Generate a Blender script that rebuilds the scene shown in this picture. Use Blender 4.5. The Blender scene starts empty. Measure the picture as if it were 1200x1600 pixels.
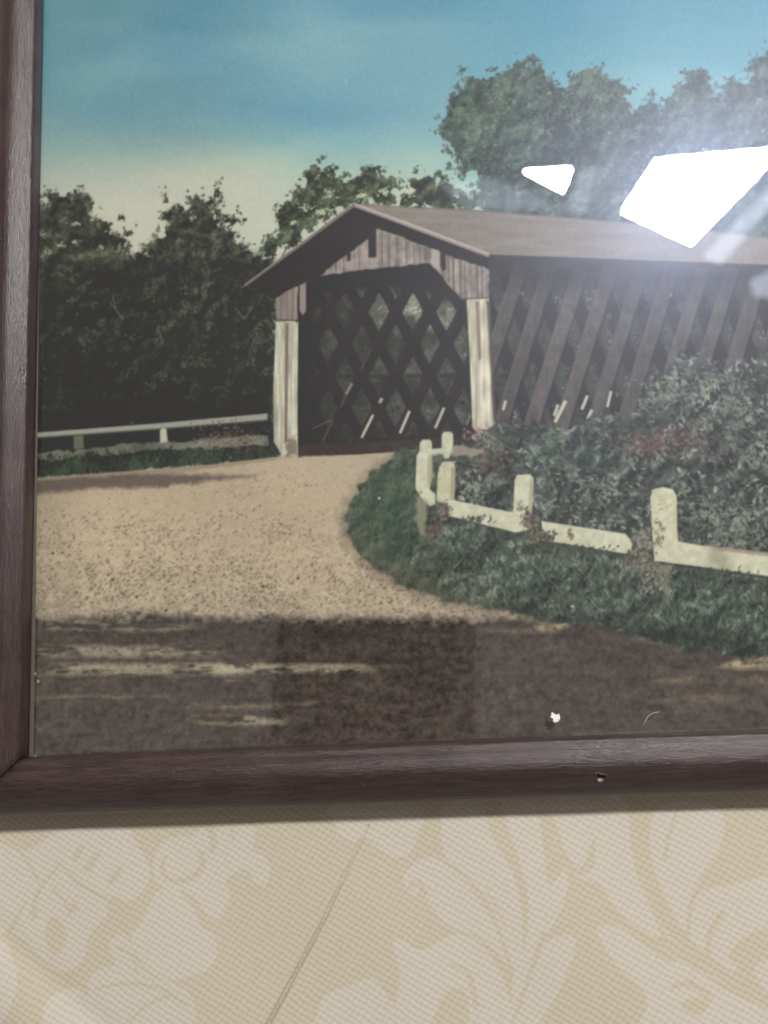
import bpy, bmesh, math, random
import numpy as np
from mathutils import Vector, Matrix

# ------------------------------------------------------------------ scene, camera, light
S = bpy.context.scene
C = S.collection
MM = 0.001
# a phone held about 15 cm above a small framed print that lies on a damask cloth
R = np.array([[0.9951509329166061, 0.059132505919469495, 0.07860004744841241],
              [-0.04720551266926532, 0.9881914690243596, -0.14577125958538562],
              [-0.08629171622375235, 0.14135404943319432, 0.9861910425571697]])   # columns: the camera's axes in the world
CAM_Z = 150.0                                                                       # mm above the cloth
cd = bpy.data.cameras.new('camera')
cam = bpy.data.objects.new('camera', cd); C.objects.link(cam)
cam.matrix_world = Matrix([list(R[0]) + [0], list(R[1]) + [0], list(R[2]) + [CAM_Z * MM], [0, 0, 0, 1]])
cd.lens = 27.0; cd.sensor_width = 36.0; cd.clip_start = 0.002; cd.clip_end = 50
cd.dof.use_dof = True
cd.dof.focus_distance = 0.148
cd.dof.aperture_fstop = 27.0 / 2.1
S.camera = cam

W = bpy.data.worlds.new('World'); S.world = W; W.use_nodes = True
AMB = (0.275, 0.250, 0.226)                                       # dim indoor light from all round
W.node_tree.nodes['Background'].inputs[0].default_value = (*AMB, 1)
W.node_tree.nodes['Background'].inputs[1].default_value = 1.0
WINDOW_L = 322.0                                                 # radiance of the lit window overhead

vs = S.view_settings
vs.view_transform = 'Standard'; vs.look = 'None'; vs.exposure = 0.0; vs.gamma = 1.0
try: vs.use_curve_mapping = False
except Exception: pass
S.cycles.use_denoising = True
S.cycles.sample_clamp_indirect = 1.6
S.cycles.max_bounces = 8
S.cycles.transparent_max_bounces = 16


VEIL = (.0345, .0315, .0290)          # light mirrored by the glass that the printed inks do not carry
INK_K = (.79, .775, .735)             # light that reaches the sheet
NAIL_X, NAIL_S = 24.1, 6.6
FLECK = (17.73, -18.03)
HAIR0, HAIR1 = (33.3, -19.5, 5.2), (36.1, -17.6, 5.2)

# ---------------------------------------------------------------- the printed picture
# The hand-tinted print is itself a flat image, so it is drawn as a picture: a canvas in
# "print pixels" (PX per unit) that is later laid on the flat sheet of paper.
X0, Y0, X1, Y1 = 20, -260, 1470, 1230          # canvas bounds in print pixels
CW, CH = X1 - X0, Y1 - Y0
RNG = np.random.default_rng(11)
GX, GY = np.meshgrid(np.arange(X0, X1, dtype=np.float32) + .5, np.arange(Y0, Y1, dtype=np.float32) + .5)
IMG = np.zeros((CH, CW, 3), np.float32)

def vnoise(sx, sy, seed, lo=0.0, hi=1.0):
    """smooth value noise over the canvas, cell size sx by sy"""
    r = np.random.default_rng(seed)
    nx, ny = int(CW / sx) + 3, int(CH / sy) + 3
    g = r.random((ny, nx)).astype(np.float32)
    ax = (np.arange(CW) + .5) / sx; ay = (np.arange(CH) + .5) / sy
    ix = ax.astype(int); iy = ay.astype(int)
    fx = (ax - ix).astype(np.float32); fy = (ay - iy).astype(np.float32)
    fx = fx * fx * (3 - 2 * fx); fy = fy * fy * (3 - 2 * fy)
    a = g[iy][:, ix] * (1 - fx) + g[iy][:, ix + 1] * fx
    b = g[iy + 1][:, ix] * (1 - fx) + g[iy + 1][:, ix + 1] * fx
    return lo + (hi - lo) * (a * (1 - fy[:, None]) + b * fy[:, None])

def fbm(s, seed, octs=3, ay=1.0):
    t, w = 0, 0
    for k in range(octs):
        t = t + vnoise(s / 2 ** k, s * ay / 2 ** k, seed + 17 * k) * .55 ** k; w += .55 ** k
    return t / w

def window(pts, pad):
    p = np.asarray(pts, np.float32)
    a = max(int(p[:, 0].min() - pad) - X0, 0); b = min(int(p[:, 0].max() + pad) + 2 - X0, CW)
    c = max(int(p[:, 1].min() - pad) - Y0, 0); d = min(int(p[:, 1].max() + pad) + 2 - Y0, CH)
    return (slice(c, max(c, d)), slice(a, max(a, b)))

def sdf(pts, sl):
    """signed distance to a polygon (negative inside) on a window of the canvas"""
    x, y = GX[sl], GY[sl]
    p = np.asarray(pts, np.float32); n = len(p)
    d = np.full(x.shape, 1e9, np.float32); ins = np.zeros(x.shape, bool)
    for i in range(n):
        ax, ay = p[i]; bx, by = p[(i + 1) % n]
        ex, ey = bx - ax, by - ay
        wx, wy = x - ax, y - ay
        t = np.clip((wx * ex + wy * ey) / max(ex * ex + ey * ey, 1e-6), 0, 1)
        d = np.minimum(d, (wx - ex * t) ** 2 + (wy - ey * t) ** 2)
        if ay != by:
            c = ((ay > y) != (by > y)) & (x < ex * (y - ay) / (by - ay) + ax)
            ins ^= c
    return np.where(ins, -1, 1) * np.sqrt(d)

def blend(sl, col, a):
    c = np.asarray(col, np.float32)
    IMG[sl] = IMG[sl] * (1 - a[..., None]) + c * a[..., None]

def poly(pts, col, soft=1.6, rough=None, amp=0., alpha=1.0, mod=None, amod=None):
    """fill a polygon; rough = noise array that ruffles its edge; mod = array that modulates tone"""
    sl = window(pts, 4 + soft + amp)
    d = sdf(pts, sl)
    if rough is not None: d = d + amp * (rough[sl] - .5) * 2
    a = np.clip(.5 - d / soft, 0, 1) * alpha
    if amod is not None: a = a * amod[sl]
    c = np.asarray(col, np.float32)
    if mod is not None: c = c * mod[sl][..., None]
    blend(sl, c, a.astype(np.float32))

def stroke(p, q, w0, w1, col, alpha=1.0, soft=1.5, mod=None):
    sl = window([p, q], max(w0, w1) + 3)
    x, y = GX[sl], GY[sl]
    ex, ey = q[0] - p[0], q[1] - p[1]
    t = np.clip(((x - p[0]) * ex + (y - p[1]) * ey) / max(ex * ex + ey * ey, 1e-6), 0, 1)
    d = np.hypot(x - p[0] - ex * t, y - p[1] - ey * t) - (w0 + (w1 - w0) * t) / 2
    a = np.clip(.5 - d / soft, 0, 1) * alpha
    if mod is not None: a = a * mod[sl]
    blend(sl, col, a.astype(np.float32))

def bstroke(p, q, w, col, alpha=1.0, soft=1.4, mod=None):
    """a straight plank with square ends"""
    ex, ey = q[0] - p[0], q[1] - p[1]; l = math.hypot(ex, ey); nx, ny = -ey / l * w / 2, ex / l * w / 2
    poly([(p[0] + nx, p[1] + ny), (q[0] + nx, q[1] + ny), (q[0] - nx, q[1] - ny), (p[0] - nx, p[1] - ny)], col, soft, alpha=alpha, mod=mod)

def line(pts, w, col, alpha=1.0, soft=1.5, mod=None):
    for a, b in zip(pts[:-1], pts[1:]): stroke(a, b, w, w, col, alpha, soft, mod)

SPRITES = {}
def sprite(l, w, ang):
    """cached soft leaf-shaped stamp"""
    k = (round(l * 2), round(w * 3), round(ang * 7) % 22)
    m = SPRITES.get(k)
    if m is None:
        l, w, an = max(k[0], 1) / 2, max(k[1], 1) / 3, k[2] / 7
        r = int(max(l, w) * 1.15 + 1.5); q = np.arange(-r, r + 1, dtype=np.float32)
        u, v = q[None, :], q[:, None]; ca, sa = math.cos(an), math.sin(an)
        p_, q_ = (u * ca + v * sa) / l, (-u * sa + v * ca) / w
        tip = np.abs(q_) + np.maximum(np.abs(p_) - .35, 0) * .55       # a little pointed
        m = SPRITES[k] = (np.clip((1.25 - p_ * p_ - tip * tip) * 1.3, 0, 1)[..., None].astype(np.float32), r)
    return m

def leaf(x, y, l, w, ang, col, alpha):
    """one small soft leaf / blade / fleck"""
    m, r = sprite(l, w, ang)
    xi, yi = int(x) - X0, int(y) - Y0
    if xi - r < 0 or yi - r < 0 or xi + r >= CW or yi + r >= CH: return
    t = IMG[yi - r:yi + r + 1, xi - r:xi + r + 1]
    t += (m * alpha) * (col - t)

def leaves(mask, n, size, aspect, cols, seed, tone=None, ang=None, alpha=(.4, .9), jit=10):
    """n leaves scattered where mask (0..1 probability) allows; the lighter ones where tone is high"""
    r = np.random.default_rng(seed)
    sl = np.flatnonzero(mask.max(1) > .02); st = np.flatnonzero(mask.max(0) > .02)
    if len(sl) == 0: return
    cols = np.asarray(cols, np.float32)
    m = max(n * 12, 1000)
    ys = r.integers(sl[0], sl[-1] + 1, m); xs = r.integers(st[0], st[-1] + 1, m)
    ok = r.random(m) < mask[ys, xs]
    ys, xs = ys[ok][:n], xs[ok][:n]; k = len(ys)
    tv = tone[ys, xs] if tone is not None else r.random(k)
    f = np.clip(tv + r.normal(0, .16, k), 0, .999) * (len(cols) - 1)
    i = f.astype(int); fr = (f - i)[:, None]
    c = (cols[i] + (cols[np.minimum(i + 1, len(cols) - 1)] - cols[i]) * fr + r.normal(0, jit, (k, 1))).astype(np.float32)
    l = r.uniform(*size, k); w = np.maximum(l * r.uniform(*aspect, k), .7)
    an = r.uniform(0, math.pi, k) if ang is None else r.normal(*ang, k)
    al = r.uniform(*alpha, k).astype(np.float32)
    for j in range(k): leaf(xs[j] + X0, ys[j] + Y0, l[j], w[j], an[j], c[j], al[j])

def dabs(x, y, rx, ry, n, cols, seed, size=(1.5, 3.2), alpha=(.4, .85), ang=None):
    """a small irregular cluster of flecks"""
    r = np.random.default_rng(seed); cols = np.asarray(cols, np.float32)
    for _ in range(n):
        t = r.random(); c = cols[0] + (cols[-1] - cols[0]) * t
        leaf(x + r.normal(0, rx * .5), y + r.normal(0, ry * .5), r.uniform(*size), r.uniform(.8, 2.0), r.uniform(0, 3.1) if ang is None else r.normal(ang, .4), c, r.uniform(*alpha))

def full_mask(pts, soft=2.0, rough=None, amp=0.):
    m = np.zeros((CH, CW), np.float32)
    sl = window(pts, 4 + soft + amp)
    d = sdf(pts, sl)
    if rough is not None: d = d + amp * (rough[sl] - .5) * 2
    m[sl] = np.clip(.5 - d / soft, 0, 1)
    return m

def ramp(v, stops):
    xs = [s[0] for s in stops]; cs = np.array([s[1] for s in stops], np.float32)
    return np.stack([np.interp(v, xs, cs[:, k]) for k in range(3)], -1).astype(np.float32)

N3, N5, N9, N18, N40, N90 = (fbm(s, 100 + s, 3) for s in (4, 7, 12, 24, 50, 110))
n01 = lambda a, lo, hi: np.clip((a - lo) / (hi - lo), 0, 1)

def relief(size, seed, k=1.0, sh=6):
    """clumps modelled like photographed foliage: 1 on the side towards the light (upper left), 0 on the far side"""
    h = fbm(size, seed, 4)
    g = h - np.roll(h, (sh, sh - 1), (0, 1))
    return np.clip(.5 + g * 2.6 * k, 0, 1)

def paint_sky():
    wob = (vnoise(260, 120, 5) - .5) * 56 + (fbm(120, 6, 4, .5) - .5) * 60
    yy = GY + wob
    left = ramp(yy, [(-260, (78, 124, 146)), (-20, (98, 139, 149)), (60, (100, 141, 152)), (110, (103, 144, 158)), (160, (114, 150, 158)), (215, (134, 160, 158)),
                     (258, (157, 172, 162)), (300, (177, 180, 166)), (340, (189, 187, 171)), (420, (190, 188, 172))])
    mid = ramp(yy, [(-260, (80, 130, 158)), (-10, (104, 150, 168)), (50, (120, 160, 171)), (110, (118, 159, 171)), (165, (120, 160, 172)),
                    (215, (136, 170, 172)), (255, (164, 184, 173)), (310, (186, 189, 172))])
    right = ramp(yy, [(-260, (78, 134, 160)), (0, (98, 150, 168)), (60, (102, 154, 170)), (130, (106, 158, 170)), (260, (136, 174, 174))])
    a = np.clip((GX - 250) / 260, 0, 1)[..., None]; b = np.clip((GX - 640) / 240, 0, 1)[..., None]
    a = a * a * (3 - 2 * a); b = b * b * (3 - 2 * b)
    IMG[:] = left * (1 - a) + mid * a
    IMG[:] = IMG * (1 - b) + right * b
    # thin drawn-out clouds and a deeper blue wash
    c = n01(fbm(240, 31, 3, .28), .52, .78) * np.clip((260 - GY) / 120, 0, 1)
    IMG[:] += (c * .26)[..., None] * (np.array([150, 178, 180], np.float32) - IMG)
    for cx, cy, rx, ry, s in ((285, 45, 75, 95, .34), (430, 175, 150, 34, .28), (620, 8, 150, 26, .32), (860, 40, 120, 60, .2), (170, 175, 90, 30, .2)):
        g = np.exp(-((GX - cx) / rx) ** 2 - ((GY - cy) / ry) ** 2) * s
        IMG[:] += g[..., None] * (np.array([82, 134, 160], np.float32) - IMG)
    g = np.exp(-((GX - 360) / 150) ** 2 - ((GY - 285) / 40) ** 2) * .35
    IMG[:] += g[..., None] * (np.array([194, 190, 170], np.float32) - IMG)
    g = np.exp(-((GX - 90) / 45) ** 2 - ((GY - 70) / 110) ** 2) * .35
    IMG[:] += g[..., None] * (np.array([112, 152, 156], np.float32) - IMG)
    stroke((541, 124), (541, 130), 1.5, 2, (160, 200, 205), .8)

DARK = (50, 51, 44)

def tree_mass(pts, base, cols, n, seed, edge=13, gap=None, tone=None, size=(1.6, 4.2), lace=26., clump=22):
    """leafy mass: clumps of small leaves that thin out towards a lacy rim"""
    sl = window(pts, 30)
    d = np.full((CH, CW), 99., np.float32); d[sl] = sdf(pts, sl)
    f = -d / 15. + (fbm(clump, seed + 1, 4) - .5) * 3.4 * edge / 12. + (fbm(6, seed + 2, 2) - .5) * 1.1
    rim = np.clip(1 + d / lace, 0, 1)                                   # 1 at the outline, 0 deep inside
    f = f - rim * n01(fbm(13, seed + 5, 3), .50, .62) * 2.2             # sky shows through near the rim
    if gap is not None: f = f - gap * 4
    m = n01(f, .1, 1.1)
    rl = .6 * relief(34, seed + 3, 1.3, 8) + .4 * relief(14, seed + 4, 1.0, 4)
    b = np.asarray(base, np.float32) * (.62 + .76 * rl)[..., None]
    IMG[:] = IMG * (1 - m[..., None] * .94) + b * m[..., None] * .94
    band = (f > -.22) * (f < 1.3) * np.clip((f + .3) * 1.3, 0, 1)
    area = max(int(band.sum() / 9), 50)
    leaves(band.astype(np.float32), min(area, 16000), (1.3, 3.4), (.4, .8), [np.asarray(base) * .86, base, cols[len(cols) // 2]], seed + 13, alpha=(.35, .9), jit=5)
    t = n01(rl, .18, .9) if tone is None else tone
    leaves(n01(f, .2, .8), n, size, (.35, .7), cols, seed + 9, tone=t, alpha=(.3, .8), jit=7)
    return n01(f, 0, .5)

def paint_trees():
    olive = [(40, 41, 36), (54, 56, 47), (72, 76, 62), (98, 104, 86)]
    # loose tree behind the bridge gable
    for q in ([(412, 392), (420, 352), (436, 326), (452, 300), (478, 272), (492, 252), (520, 262), (545, 262), (566, 256), (585, 262), (610, 262), (632, 264), (640, 290), (650, 300), (600, 330), (560, 330), (480, 372), (440, 402), (415, 420)],
              [(622, 300), (640, 280), (660, 268), (690, 272), (708, 288), (745, 300), (765, 335), (622, 335)]):
        tree_mass(q, (64, 69, 54), [(44, 48, 38), (62, 68, 53), (86, 94, 73), (112, 121, 94)], 3200, 210 + int(q[0][0]), edge=13, lace=34, clump=22)
    line([(440, 402), (470, 350), (500, 300), (520, 270)], 2.5, (70, 70, 56), .7)
    line([(470, 350), (455, 320)], 2, (70, 70, 56), .6)
    for cx, cy, rx, ry in ((478, 324, 16, 9), (512, 302, 14, 9), (640, 300, 14, 8), (565, 306, 10, 7), (505, 332, 12, 6), (455, 350, 9, 8), (600, 300, 8, 6)):
        dabs(cx, cy, rx, ry, 34, [(178, 186, 156), (204, 206, 176)], 205 + cx, (1.6, 3.4))
    tree_mass([(432, 345), (470, 300), (492, 264), (530, 275), (546, 285), (520, 296), (470, 318), (440, 366)], (56, 61, 48), olive, 800, 260, edge=15, lace=30)
    # far right crown, two rows of lobes
    gt = [(54, 60, 54), (74, 82, 74), (92, 101, 91), (122, 132, 117)]
    crown = tree_mass([(676, 186), (690, 170), (700, 142), (716, 112), (738, 106), (756, 116), (775, 104), (795, 94), (832, 90), (856, 94), (866, 118), (880, 124), (888, 108), (915, 104), (940, 104), (966, 110),
               (984, 128), (992, 160), (1010, 150), (1018, 130), (1034, 158), (1050, 150), (1060, 108), (1084, 98), (1108, 106), (1122, 138), (1138, 114), (1158, 128), (1172, 84), (1200, 70),
               (1240, 60), (1290, 30), (1340, 40), (1380, 10), (1430, 0), (1480, 10), (1480, 460), (800, 400), (740, 330), (735, 280), (712, 266), (694, 232)],
              (70, 79, 69), gt, 15000, 300, edge=10, size=(1.6, 4.0), lace=18)
    for cx, cy, rx, ry in ((720, 180, 60, 60), (800, 150, 70, 55), (925, 150, 50, 55), (1085, 150, 40, 50)):      # lit clumps on the left of each lobe
        m = np.exp(-((GX - cx) / rx) ** 2 - ((GY - cy) / ry) ** 2) * n01(N18, .4, .6) * crown
        leaves(np.clip(m, 0, 1) * .9, 520, (1.8, 3.8), (.4, .7), [(76, 94, 76), (96, 117, 93), (124, 142, 112)], 340 + cx, alpha=(.25, .6))
    dk = np.exp(-((GX - 880) / 26) ** 2 - ((GY - 220) / 90) ** 2) + np.exp(-((GX - 760) / 60) ** 2 - ((GY - 270) / 22) ** 2) + np.exp(-((GX - 1010) / 30) ** 2 - ((GY - 250) / 60) ** 2)
    leaves(np.clip(dk, 0, 1) * crown, 1400, (2, 4.5), (.5, .8), [(44, 52, 45), (58, 66, 56)], 361, alpha=(.3, .6))
    for x, y in ((858, 144), (905, 186), (938, 152), (986, 172), (1185, 158), (1192, 205), (1100, 236)):
        dabs(x, y, 5, 6, 9, [(128, 142, 118), (168, 178, 150)], 380 + x, (1.5, 3))
    for p, q in (((742, 240), (760, 190)), ((760, 190), (778, 150)), ((760, 190), (742, 158)), ((905, 250), (916, 190)), ((916, 190), (936, 150)), ((1078, 220), (1084, 160)), ((860, 200), (838, 150))):
        stroke(p, q, 2.6, 1.4, (62, 62, 54), .45)
    # dark wood on the left
    tree_mass([(20, 320), (62, 312), (74, 290), (84, 279), (98, 284), (102, 300), (118, 298), (134, 298), (150, 310), (160, 332), (176, 334), (196, 332), (200, 344), (188, 352), (206, 362), (212, 384), (226, 382),
               (240, 372), (250, 352), (246, 330), (254, 318), (250, 296), (252, 286), (266, 298), (274, 312), (288, 314), (296, 294), (312, 292), (326, 300), (330, 282), (340, 282), (346, 304), (340, 326), (352, 338),
               (368, 326), (380, 328), (378, 348), (372, 362), (384, 376), (400, 380), (430, 384), (430, 470), (440, 560), (440, 700), (20, 740)],
              (60, 61, 52), [(40, 41, 36), (56, 58, 49), (78, 82, 67), (112, 117, 97)], 14000, 400, edge=9, lace=26)
    for k, (cx, cy, rx, ry) in enumerate(((186, 388, 9, 12), (206, 396, 10, 7), (176, 362, 9, 6), (118, 378, 8, 4), (74, 394, 8, 5), (96, 384, 8, 4), (158, 386, 5, 4), (120, 350, 8, 4), (148, 340, 7, 5), (66, 366, 6, 5), (222, 386, 6, 8), (240, 374, 9, 5), (300, 340, 8, 5), (262, 352, 6, 5))):
        dabs(cx, cy, rx, ry, 16, [(120, 122, 104), (186, 184, 162)], 450 + k, (1.3, 3.0), (.45, .95))
    m = full_mask([(20, 410), (140, 420), (300, 410), (400, 400), (436, 440), (436, 690), (20, 720)], 30, N40, 14)
    IMG[:] += (m * .62)[..., None] * (np.array([45, 45, 40], np.float32) - IMG)
    md = m * n01(N40, .30, .58) * (GY < 640)
    leaves(md, 12000, (1.4, 3.8), (.35, .7), [(38, 39, 34), (50, 53, 44), (64, 69, 56), (92, 97, 81)], 430, tone=n01(relief(26, 433, 1.3, 7), .2, .95), alpha=(.3, .8), jit=7)
    low = m * n01(N90, .4, .65) * (GX < 220) + m * np.clip((GY - 570) / 60, 0, 1)
    IMG[:] += (np.clip(low, 0, 1) * .45)[..., None] * (np.array([40, 40, 36], np.float32) - IMG)
    for p, q in (((172, 472), (192, 498)), ((368, 482), (382, 498)), ((382, 498), (394, 480)), ((376, 450), (398, 436)), ((180, 480), (176, 462))):
        stroke(p, q, 2, 3, (104, 104, 92), .7)
    for x, y in ((105, 470), (98, 522), (130, 548), (120, 490), (196, 524), (204, 528), (228, 598), (212, 616), (240, 470), (205, 660)):
        leaf(x, y, 2.6, 1.8, .6, np.array([118, 118, 104], np.float32), .7)

def paint_guardrail():
    g = full_mask([(20, 690), (200, 684), (430, 672), (436, 718), (330, 726), (180, 738), (20, 750)], 6, N9, 5)
    IMG[:] += (g * .85)[..., None] * (np.array([48, 51, 44], np.float32) - IMG)
    poly([(20, 712), (110, 704), (170, 697), (330, 686), (418, 680), (418, 695), (345, 700), (250, 702), (180, 712), (20, 722)], (128, 128, 114), 3, N9, 6, alpha=.8, mod=.75 + .5 * N18)
    poly([(300, 684), (418, 679), (418, 696), (300, 700)], (140, 138, 124), 4, N9, 7, alpha=.7, amod=n01(N9, .3, .55))
    poly([(20, 682), (58, 676), (240, 662), (418, 646), (418, 656), (240, 671), (58, 684), (20, 688)], (156, 156, 142), 2)
    line([(58, 684), (240, 671), (418, 657)], 3, (84, 84, 76), .7)
    poly([(115, 682), (120, 680), (130, 680), (131, 700), (115, 702)], (106, 105, 94), 2.5)
    poly([(250, 672), (254, 669), (260, 670), (262, 690), (250, 692)], (186, 184, 164), 2.2)
    m = full_mask([(20, 716), (180, 706), (320, 700), (436, 696), (436, 716), (330, 726), (180, 738), (20, 748)], 4, N5, 4)
    leaves(m, 1500, (2, 5), (.3, .5), [(40, 46, 38), (54, 66, 50), (78, 92, 72)], 520, tone=n01(N18, .3, .8), ang=(1.57, .4), alpha=(.3, .7))
    m = np.exp(-((GX - 362) / 38) ** 2 - ((GY - 684) / 20) ** 2)
    leaves(m, 260, (1.4, 2.8), (.5, .9), [(70, 60, 54), (110, 82, 76), (136, 106, 98), (96, 92, 80)], 530, alpha=(.4, .85))

def paint_bridge():
    grain = .90 + .2 * vnoise(3.2, 60, 601)
    shade = (57, 50, 48)
    # far side wall seen on the right
    wall = [(762, 398), (1480, 424), (1480, 760), (700, 720), (735, 668)]
    poly(wall, (74, 73, 68), 2, mod=.92 + .16 * N18)
    t = n01(N18, .35, .7)
    mw = full_mask([(770, 420), (1480, 436), (1480, 700), (772, 690)], 4) * n01(N40, .4, .65)
    leaves(full_mask([(770, 420), (1480, 436), (1480, 700), (772, 690)], 4), 4200, (1.4, 3.6), (.4, .8), [(52, 50, 48), (74, 74, 68), (112, 116, 104), (150, 154, 142)], 610, tone=t * .8, alpha=(.3, .8), jit=7)
    for k in range(-2, 17):                                          # counter braces, further in
        x = 790 + 48 * k
        bstroke((x, 428), (x + 98, 690), 23, (55, 50, 50), .92, soft=3)
    for k in range(-1, 16):                                          # near braces
        xt, xb = 852 + 47.5 * k, 774 + 48 * k
        bstroke((xb, 690), (xt + 8 + (k * 11) % 7 - 3, 420), 20 + 2 * ((k * 5) % 3), (92 + 3 * ((k * 3) % 4), 85 + 3 * ((k * 3) % 4), 81 + 3 * ((k * 3) % 4)), .9, soft=2.6, mod=(.86 + .28 * N9) * (.94 + .12 * vnoise(3, 40, 615)))
        bstroke((xb - 10, 690), (xt - 2, 420), 3, (104, 97, 93), .5)
        bstroke((xb + 13, 690), (xt + 21, 420), 4, (50, 46, 46), .5)
        for yy in (470, 520, 575, 630):
            f_ = (690 - yy) / 270.; dabs(xb + (xt + 8 - xb) * f_ + 24, yy + 8 * ((k * 7 + yy) % 3), 5, 8, 5, [(64, 63, 60), (118, 121, 112)], 3000 + k * 7 + yy, (1.2, 3.0), (.3, .8), 2.0)
    for x, y, l, c in ((872, 470, 9, 140), (879, 486, 9, 118), (814, 458, 5, 120), (917, 468, 7, 110), (1048, 460, 4, 150), (1059, 478, 10, 112), (1046, 520, 11, 106), (900, 522, 11, 100), (882, 582, 11, 104),
                       (834, 577, 9, 104), (830, 472, 7, 104), (952, 494, 5, 115), (1127, 478, 7, 115), (1164, 510, 6, 110), (945, 520, 8, 96), (928, 575, 8, 96), (1008, 526, 5, 110), (980, 590, 6, 112), (1078, 516, 6, 104)):
        dabs(x, y, l * .7, l, int(6 + l * 1.2), [(c - 34, c - 32, c - 38), (c + 8, c + 10, c)], 612 + x, (1.3, 3.0), (.3, .8), 2.0)
    m = full_mask([(765, 404), (1480, 430), (1480, 462), (767, 440)], 50)
    IMG[:] += (m * .85)[..., None] * (np.array([60, 55, 55], np.float32) - IMG)
    for p, q, w in (((884, 626), (867, 660), 6), ((918, 618), (909, 640), 5), ((955, 611), (949, 636), 4.5), ((925, 640), (917, 656), 5), ((872, 632), (866, 650), 5), ((790, 626), (786, 641), 4.5), ((1016, 606), (1012, 622), 3)):
        bstroke(p, q, w, (196, 188, 178), .95)
    # the dark inside seen through the portal
    opening = [(466, 446), (505, 428), (560, 420), (672, 410), (690, 428), (724, 466), (735, 470), (742, 690), (690, 700), (560, 710), (466, 712), (462, 500)]
    poly(opening, (53, 47, 45), 2, mod=.94 + .12 * N18)
    before = IMG.copy(); inside = full_mask(opening, 2)[..., None]
    # trees beyond, seen through a lattice of crossed planks
    om = full_mask([(480, 456), (560, 446), (690, 446), (728, 480), (738, 676), (480, 690)], 8)
    glow = np.clip(.34 + .5 * np.exp(-((GX - 655) / 55) ** 2 - ((GY - 484) / 34) ** 2) + .14 * (GX - 560) / 120 - .12 * np.clip((GY - 560) / 100, 0, 1), .08, 1) * (.45 + 1.1 * n01(N18, .3, .7))
    fo = np.array([54, 52, 47], np.float32) + glow[..., None] * np.array([60, 64, 56], np.float32)
    IMG[:] += (om * .95)[..., None] * (fo - IMG)
    leaves(om * n01(glow, .05, .5), 3600, (1.1, 3.0), (.4, .9), [(54, 52, 48), (80, 82, 74), (112, 116, 104), (196, 200, 186)], 640, tone=np.clip(glow * .85 - .1, 0, 1), alpha=(.3, .8), jit=9)
    for k in range(-5, 6):
        xc = 671.5 + 53 * k
        f0 = lambda y, d: xc + d * .53 * (y - 487)
        for d, w, c, al in ((1, 17, (54, 47, 45), .96), (-1, 19, (58, 51, 48), .97)):
            p, q = (f0(430, d), 430), (f0(700, d), 700)
            bstroke(p, q, w, c, al, soft=2.6, mod=.9 + .2 * N9)
            if d < 0: bstroke((p[0] - 7, p[1]), (q[0] - 7, q[1]), 2, (72, 64, 60), .45)
    poly([(470, 430), (672, 405), (730, 470), (730, 500), (690, 462), (640, 450), (560, 452), (500, 462), (476, 500)], (52, 45, 43), 14, N9, 5, alpha=.92)
    poly([(464, 480), (492, 470), (500, 700), (464, 712)], (52, 45, 43), 16, alpha=.7)
    IMG[:] = before * (1 - inside) + IMG * inside
    for p, q, w, c in (((476, 590), (735, 586), 7, (58, 50, 48)),):
        line([p, q], w, c, .55)
    for k in range(6):                                               # roof ties inside
        line([(480 + 44 * k, 446 - 4 * k), (505 + 40 * k, 470)], 5, (56, 49, 47), .6)
    for p, q, w, c, a in (((583, 648), (565, 684), 4, 196, .95), ((640, 642), (625, 677), 4.5, 190, .95), ((694, 637), (680, 669), 4.5, 186, .95), ((597, 622), (593, 630), 5, 176, .9), ((550, 599), (541, 616), 4, 150, .85),
                          ((541, 616), (532, 636), 3, 92, .8), ((580, 545), (563, 580), 3, 88, .7), ((520, 655), (488, 670), 2.5, 104, .7), ((520, 656), (504, 690), 4, 88, .6), ((735, 648), (729, 664), 4, 150, .6)):
        bstroke(p, q, w, (c, c - 4, c - 12), a)
    poly([(468, 694), (560, 690), (700, 684), (740, 680), (742, 694), (600, 706), (466, 714)], (70, 61, 56), 4, N5, 2, alpha=.9, mod=.9 + .2 * N5)
    # gable: shadow below the eaves, then boards
    poly([(554, 322), (762, 400), (766, 424), (724, 470), (690, 430), (672, 412), (560, 422), (500, 432), (470, 446), (430, 466), (432, 470), (400, 452), (383, 448)], shade, 2, mod=.94 + .12 * N9)
    boards = [(502, 431), (522, 412), (548, 394), (574, 374), (584, 356), (622, 368), (662, 384), (690, 396), (726, 408), (764, 420), (764, 466), (722, 468), (700, 444), (684, 424), (672, 411), (620, 417), (560, 422)]
    poly(boards, (146, 136, 129), 2.5, N5, 2, mod=grain * (.78 + .44 * N9))
    for x, y0, y1, a in ((524, 410, 428, .6), (536, 400, 426, .5), (560, 384, 424, .4), (596, 364, 420, .55), (607, 366, 420, .4), (621, 372, 419, .55), (634, 378, 418, .4), (646, 382, 416, .5), (656, 386, 415, .5), (664, 388, 414, .5),
                         (708, 404, 452, .8), (719, 408, 466, .6), (726, 410, 467, .5), (735, 412, 467, .3), (745, 416, 467, .65), (753, 418, 466, .35), (700, 402, 440, .4)):
        line([(x, y0), (x + 1.5, y1)], 1.8, (84, 74, 69), min(1, a * 1.25))
    poly([(575, 352), (588, 357), (588, 402), (576, 403)], (62, 54, 52), 2)
    poly([(543, 386), (548, 384), (548, 408), (542, 409)], (66, 58, 55), 2)
    poly([(575, 403), (590, 402), (590, 418), (575, 420)], (168, 156, 148), 3, alpha=.6)
    poly([(542, 408), (549, 407), (549, 421), (542, 422)], (164, 152, 144), 3, alpha=.6)
    poly([(688, 396), (696, 398), (697, 420), (692, 424), (688, 416)], (66, 58, 55), 2)
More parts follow.
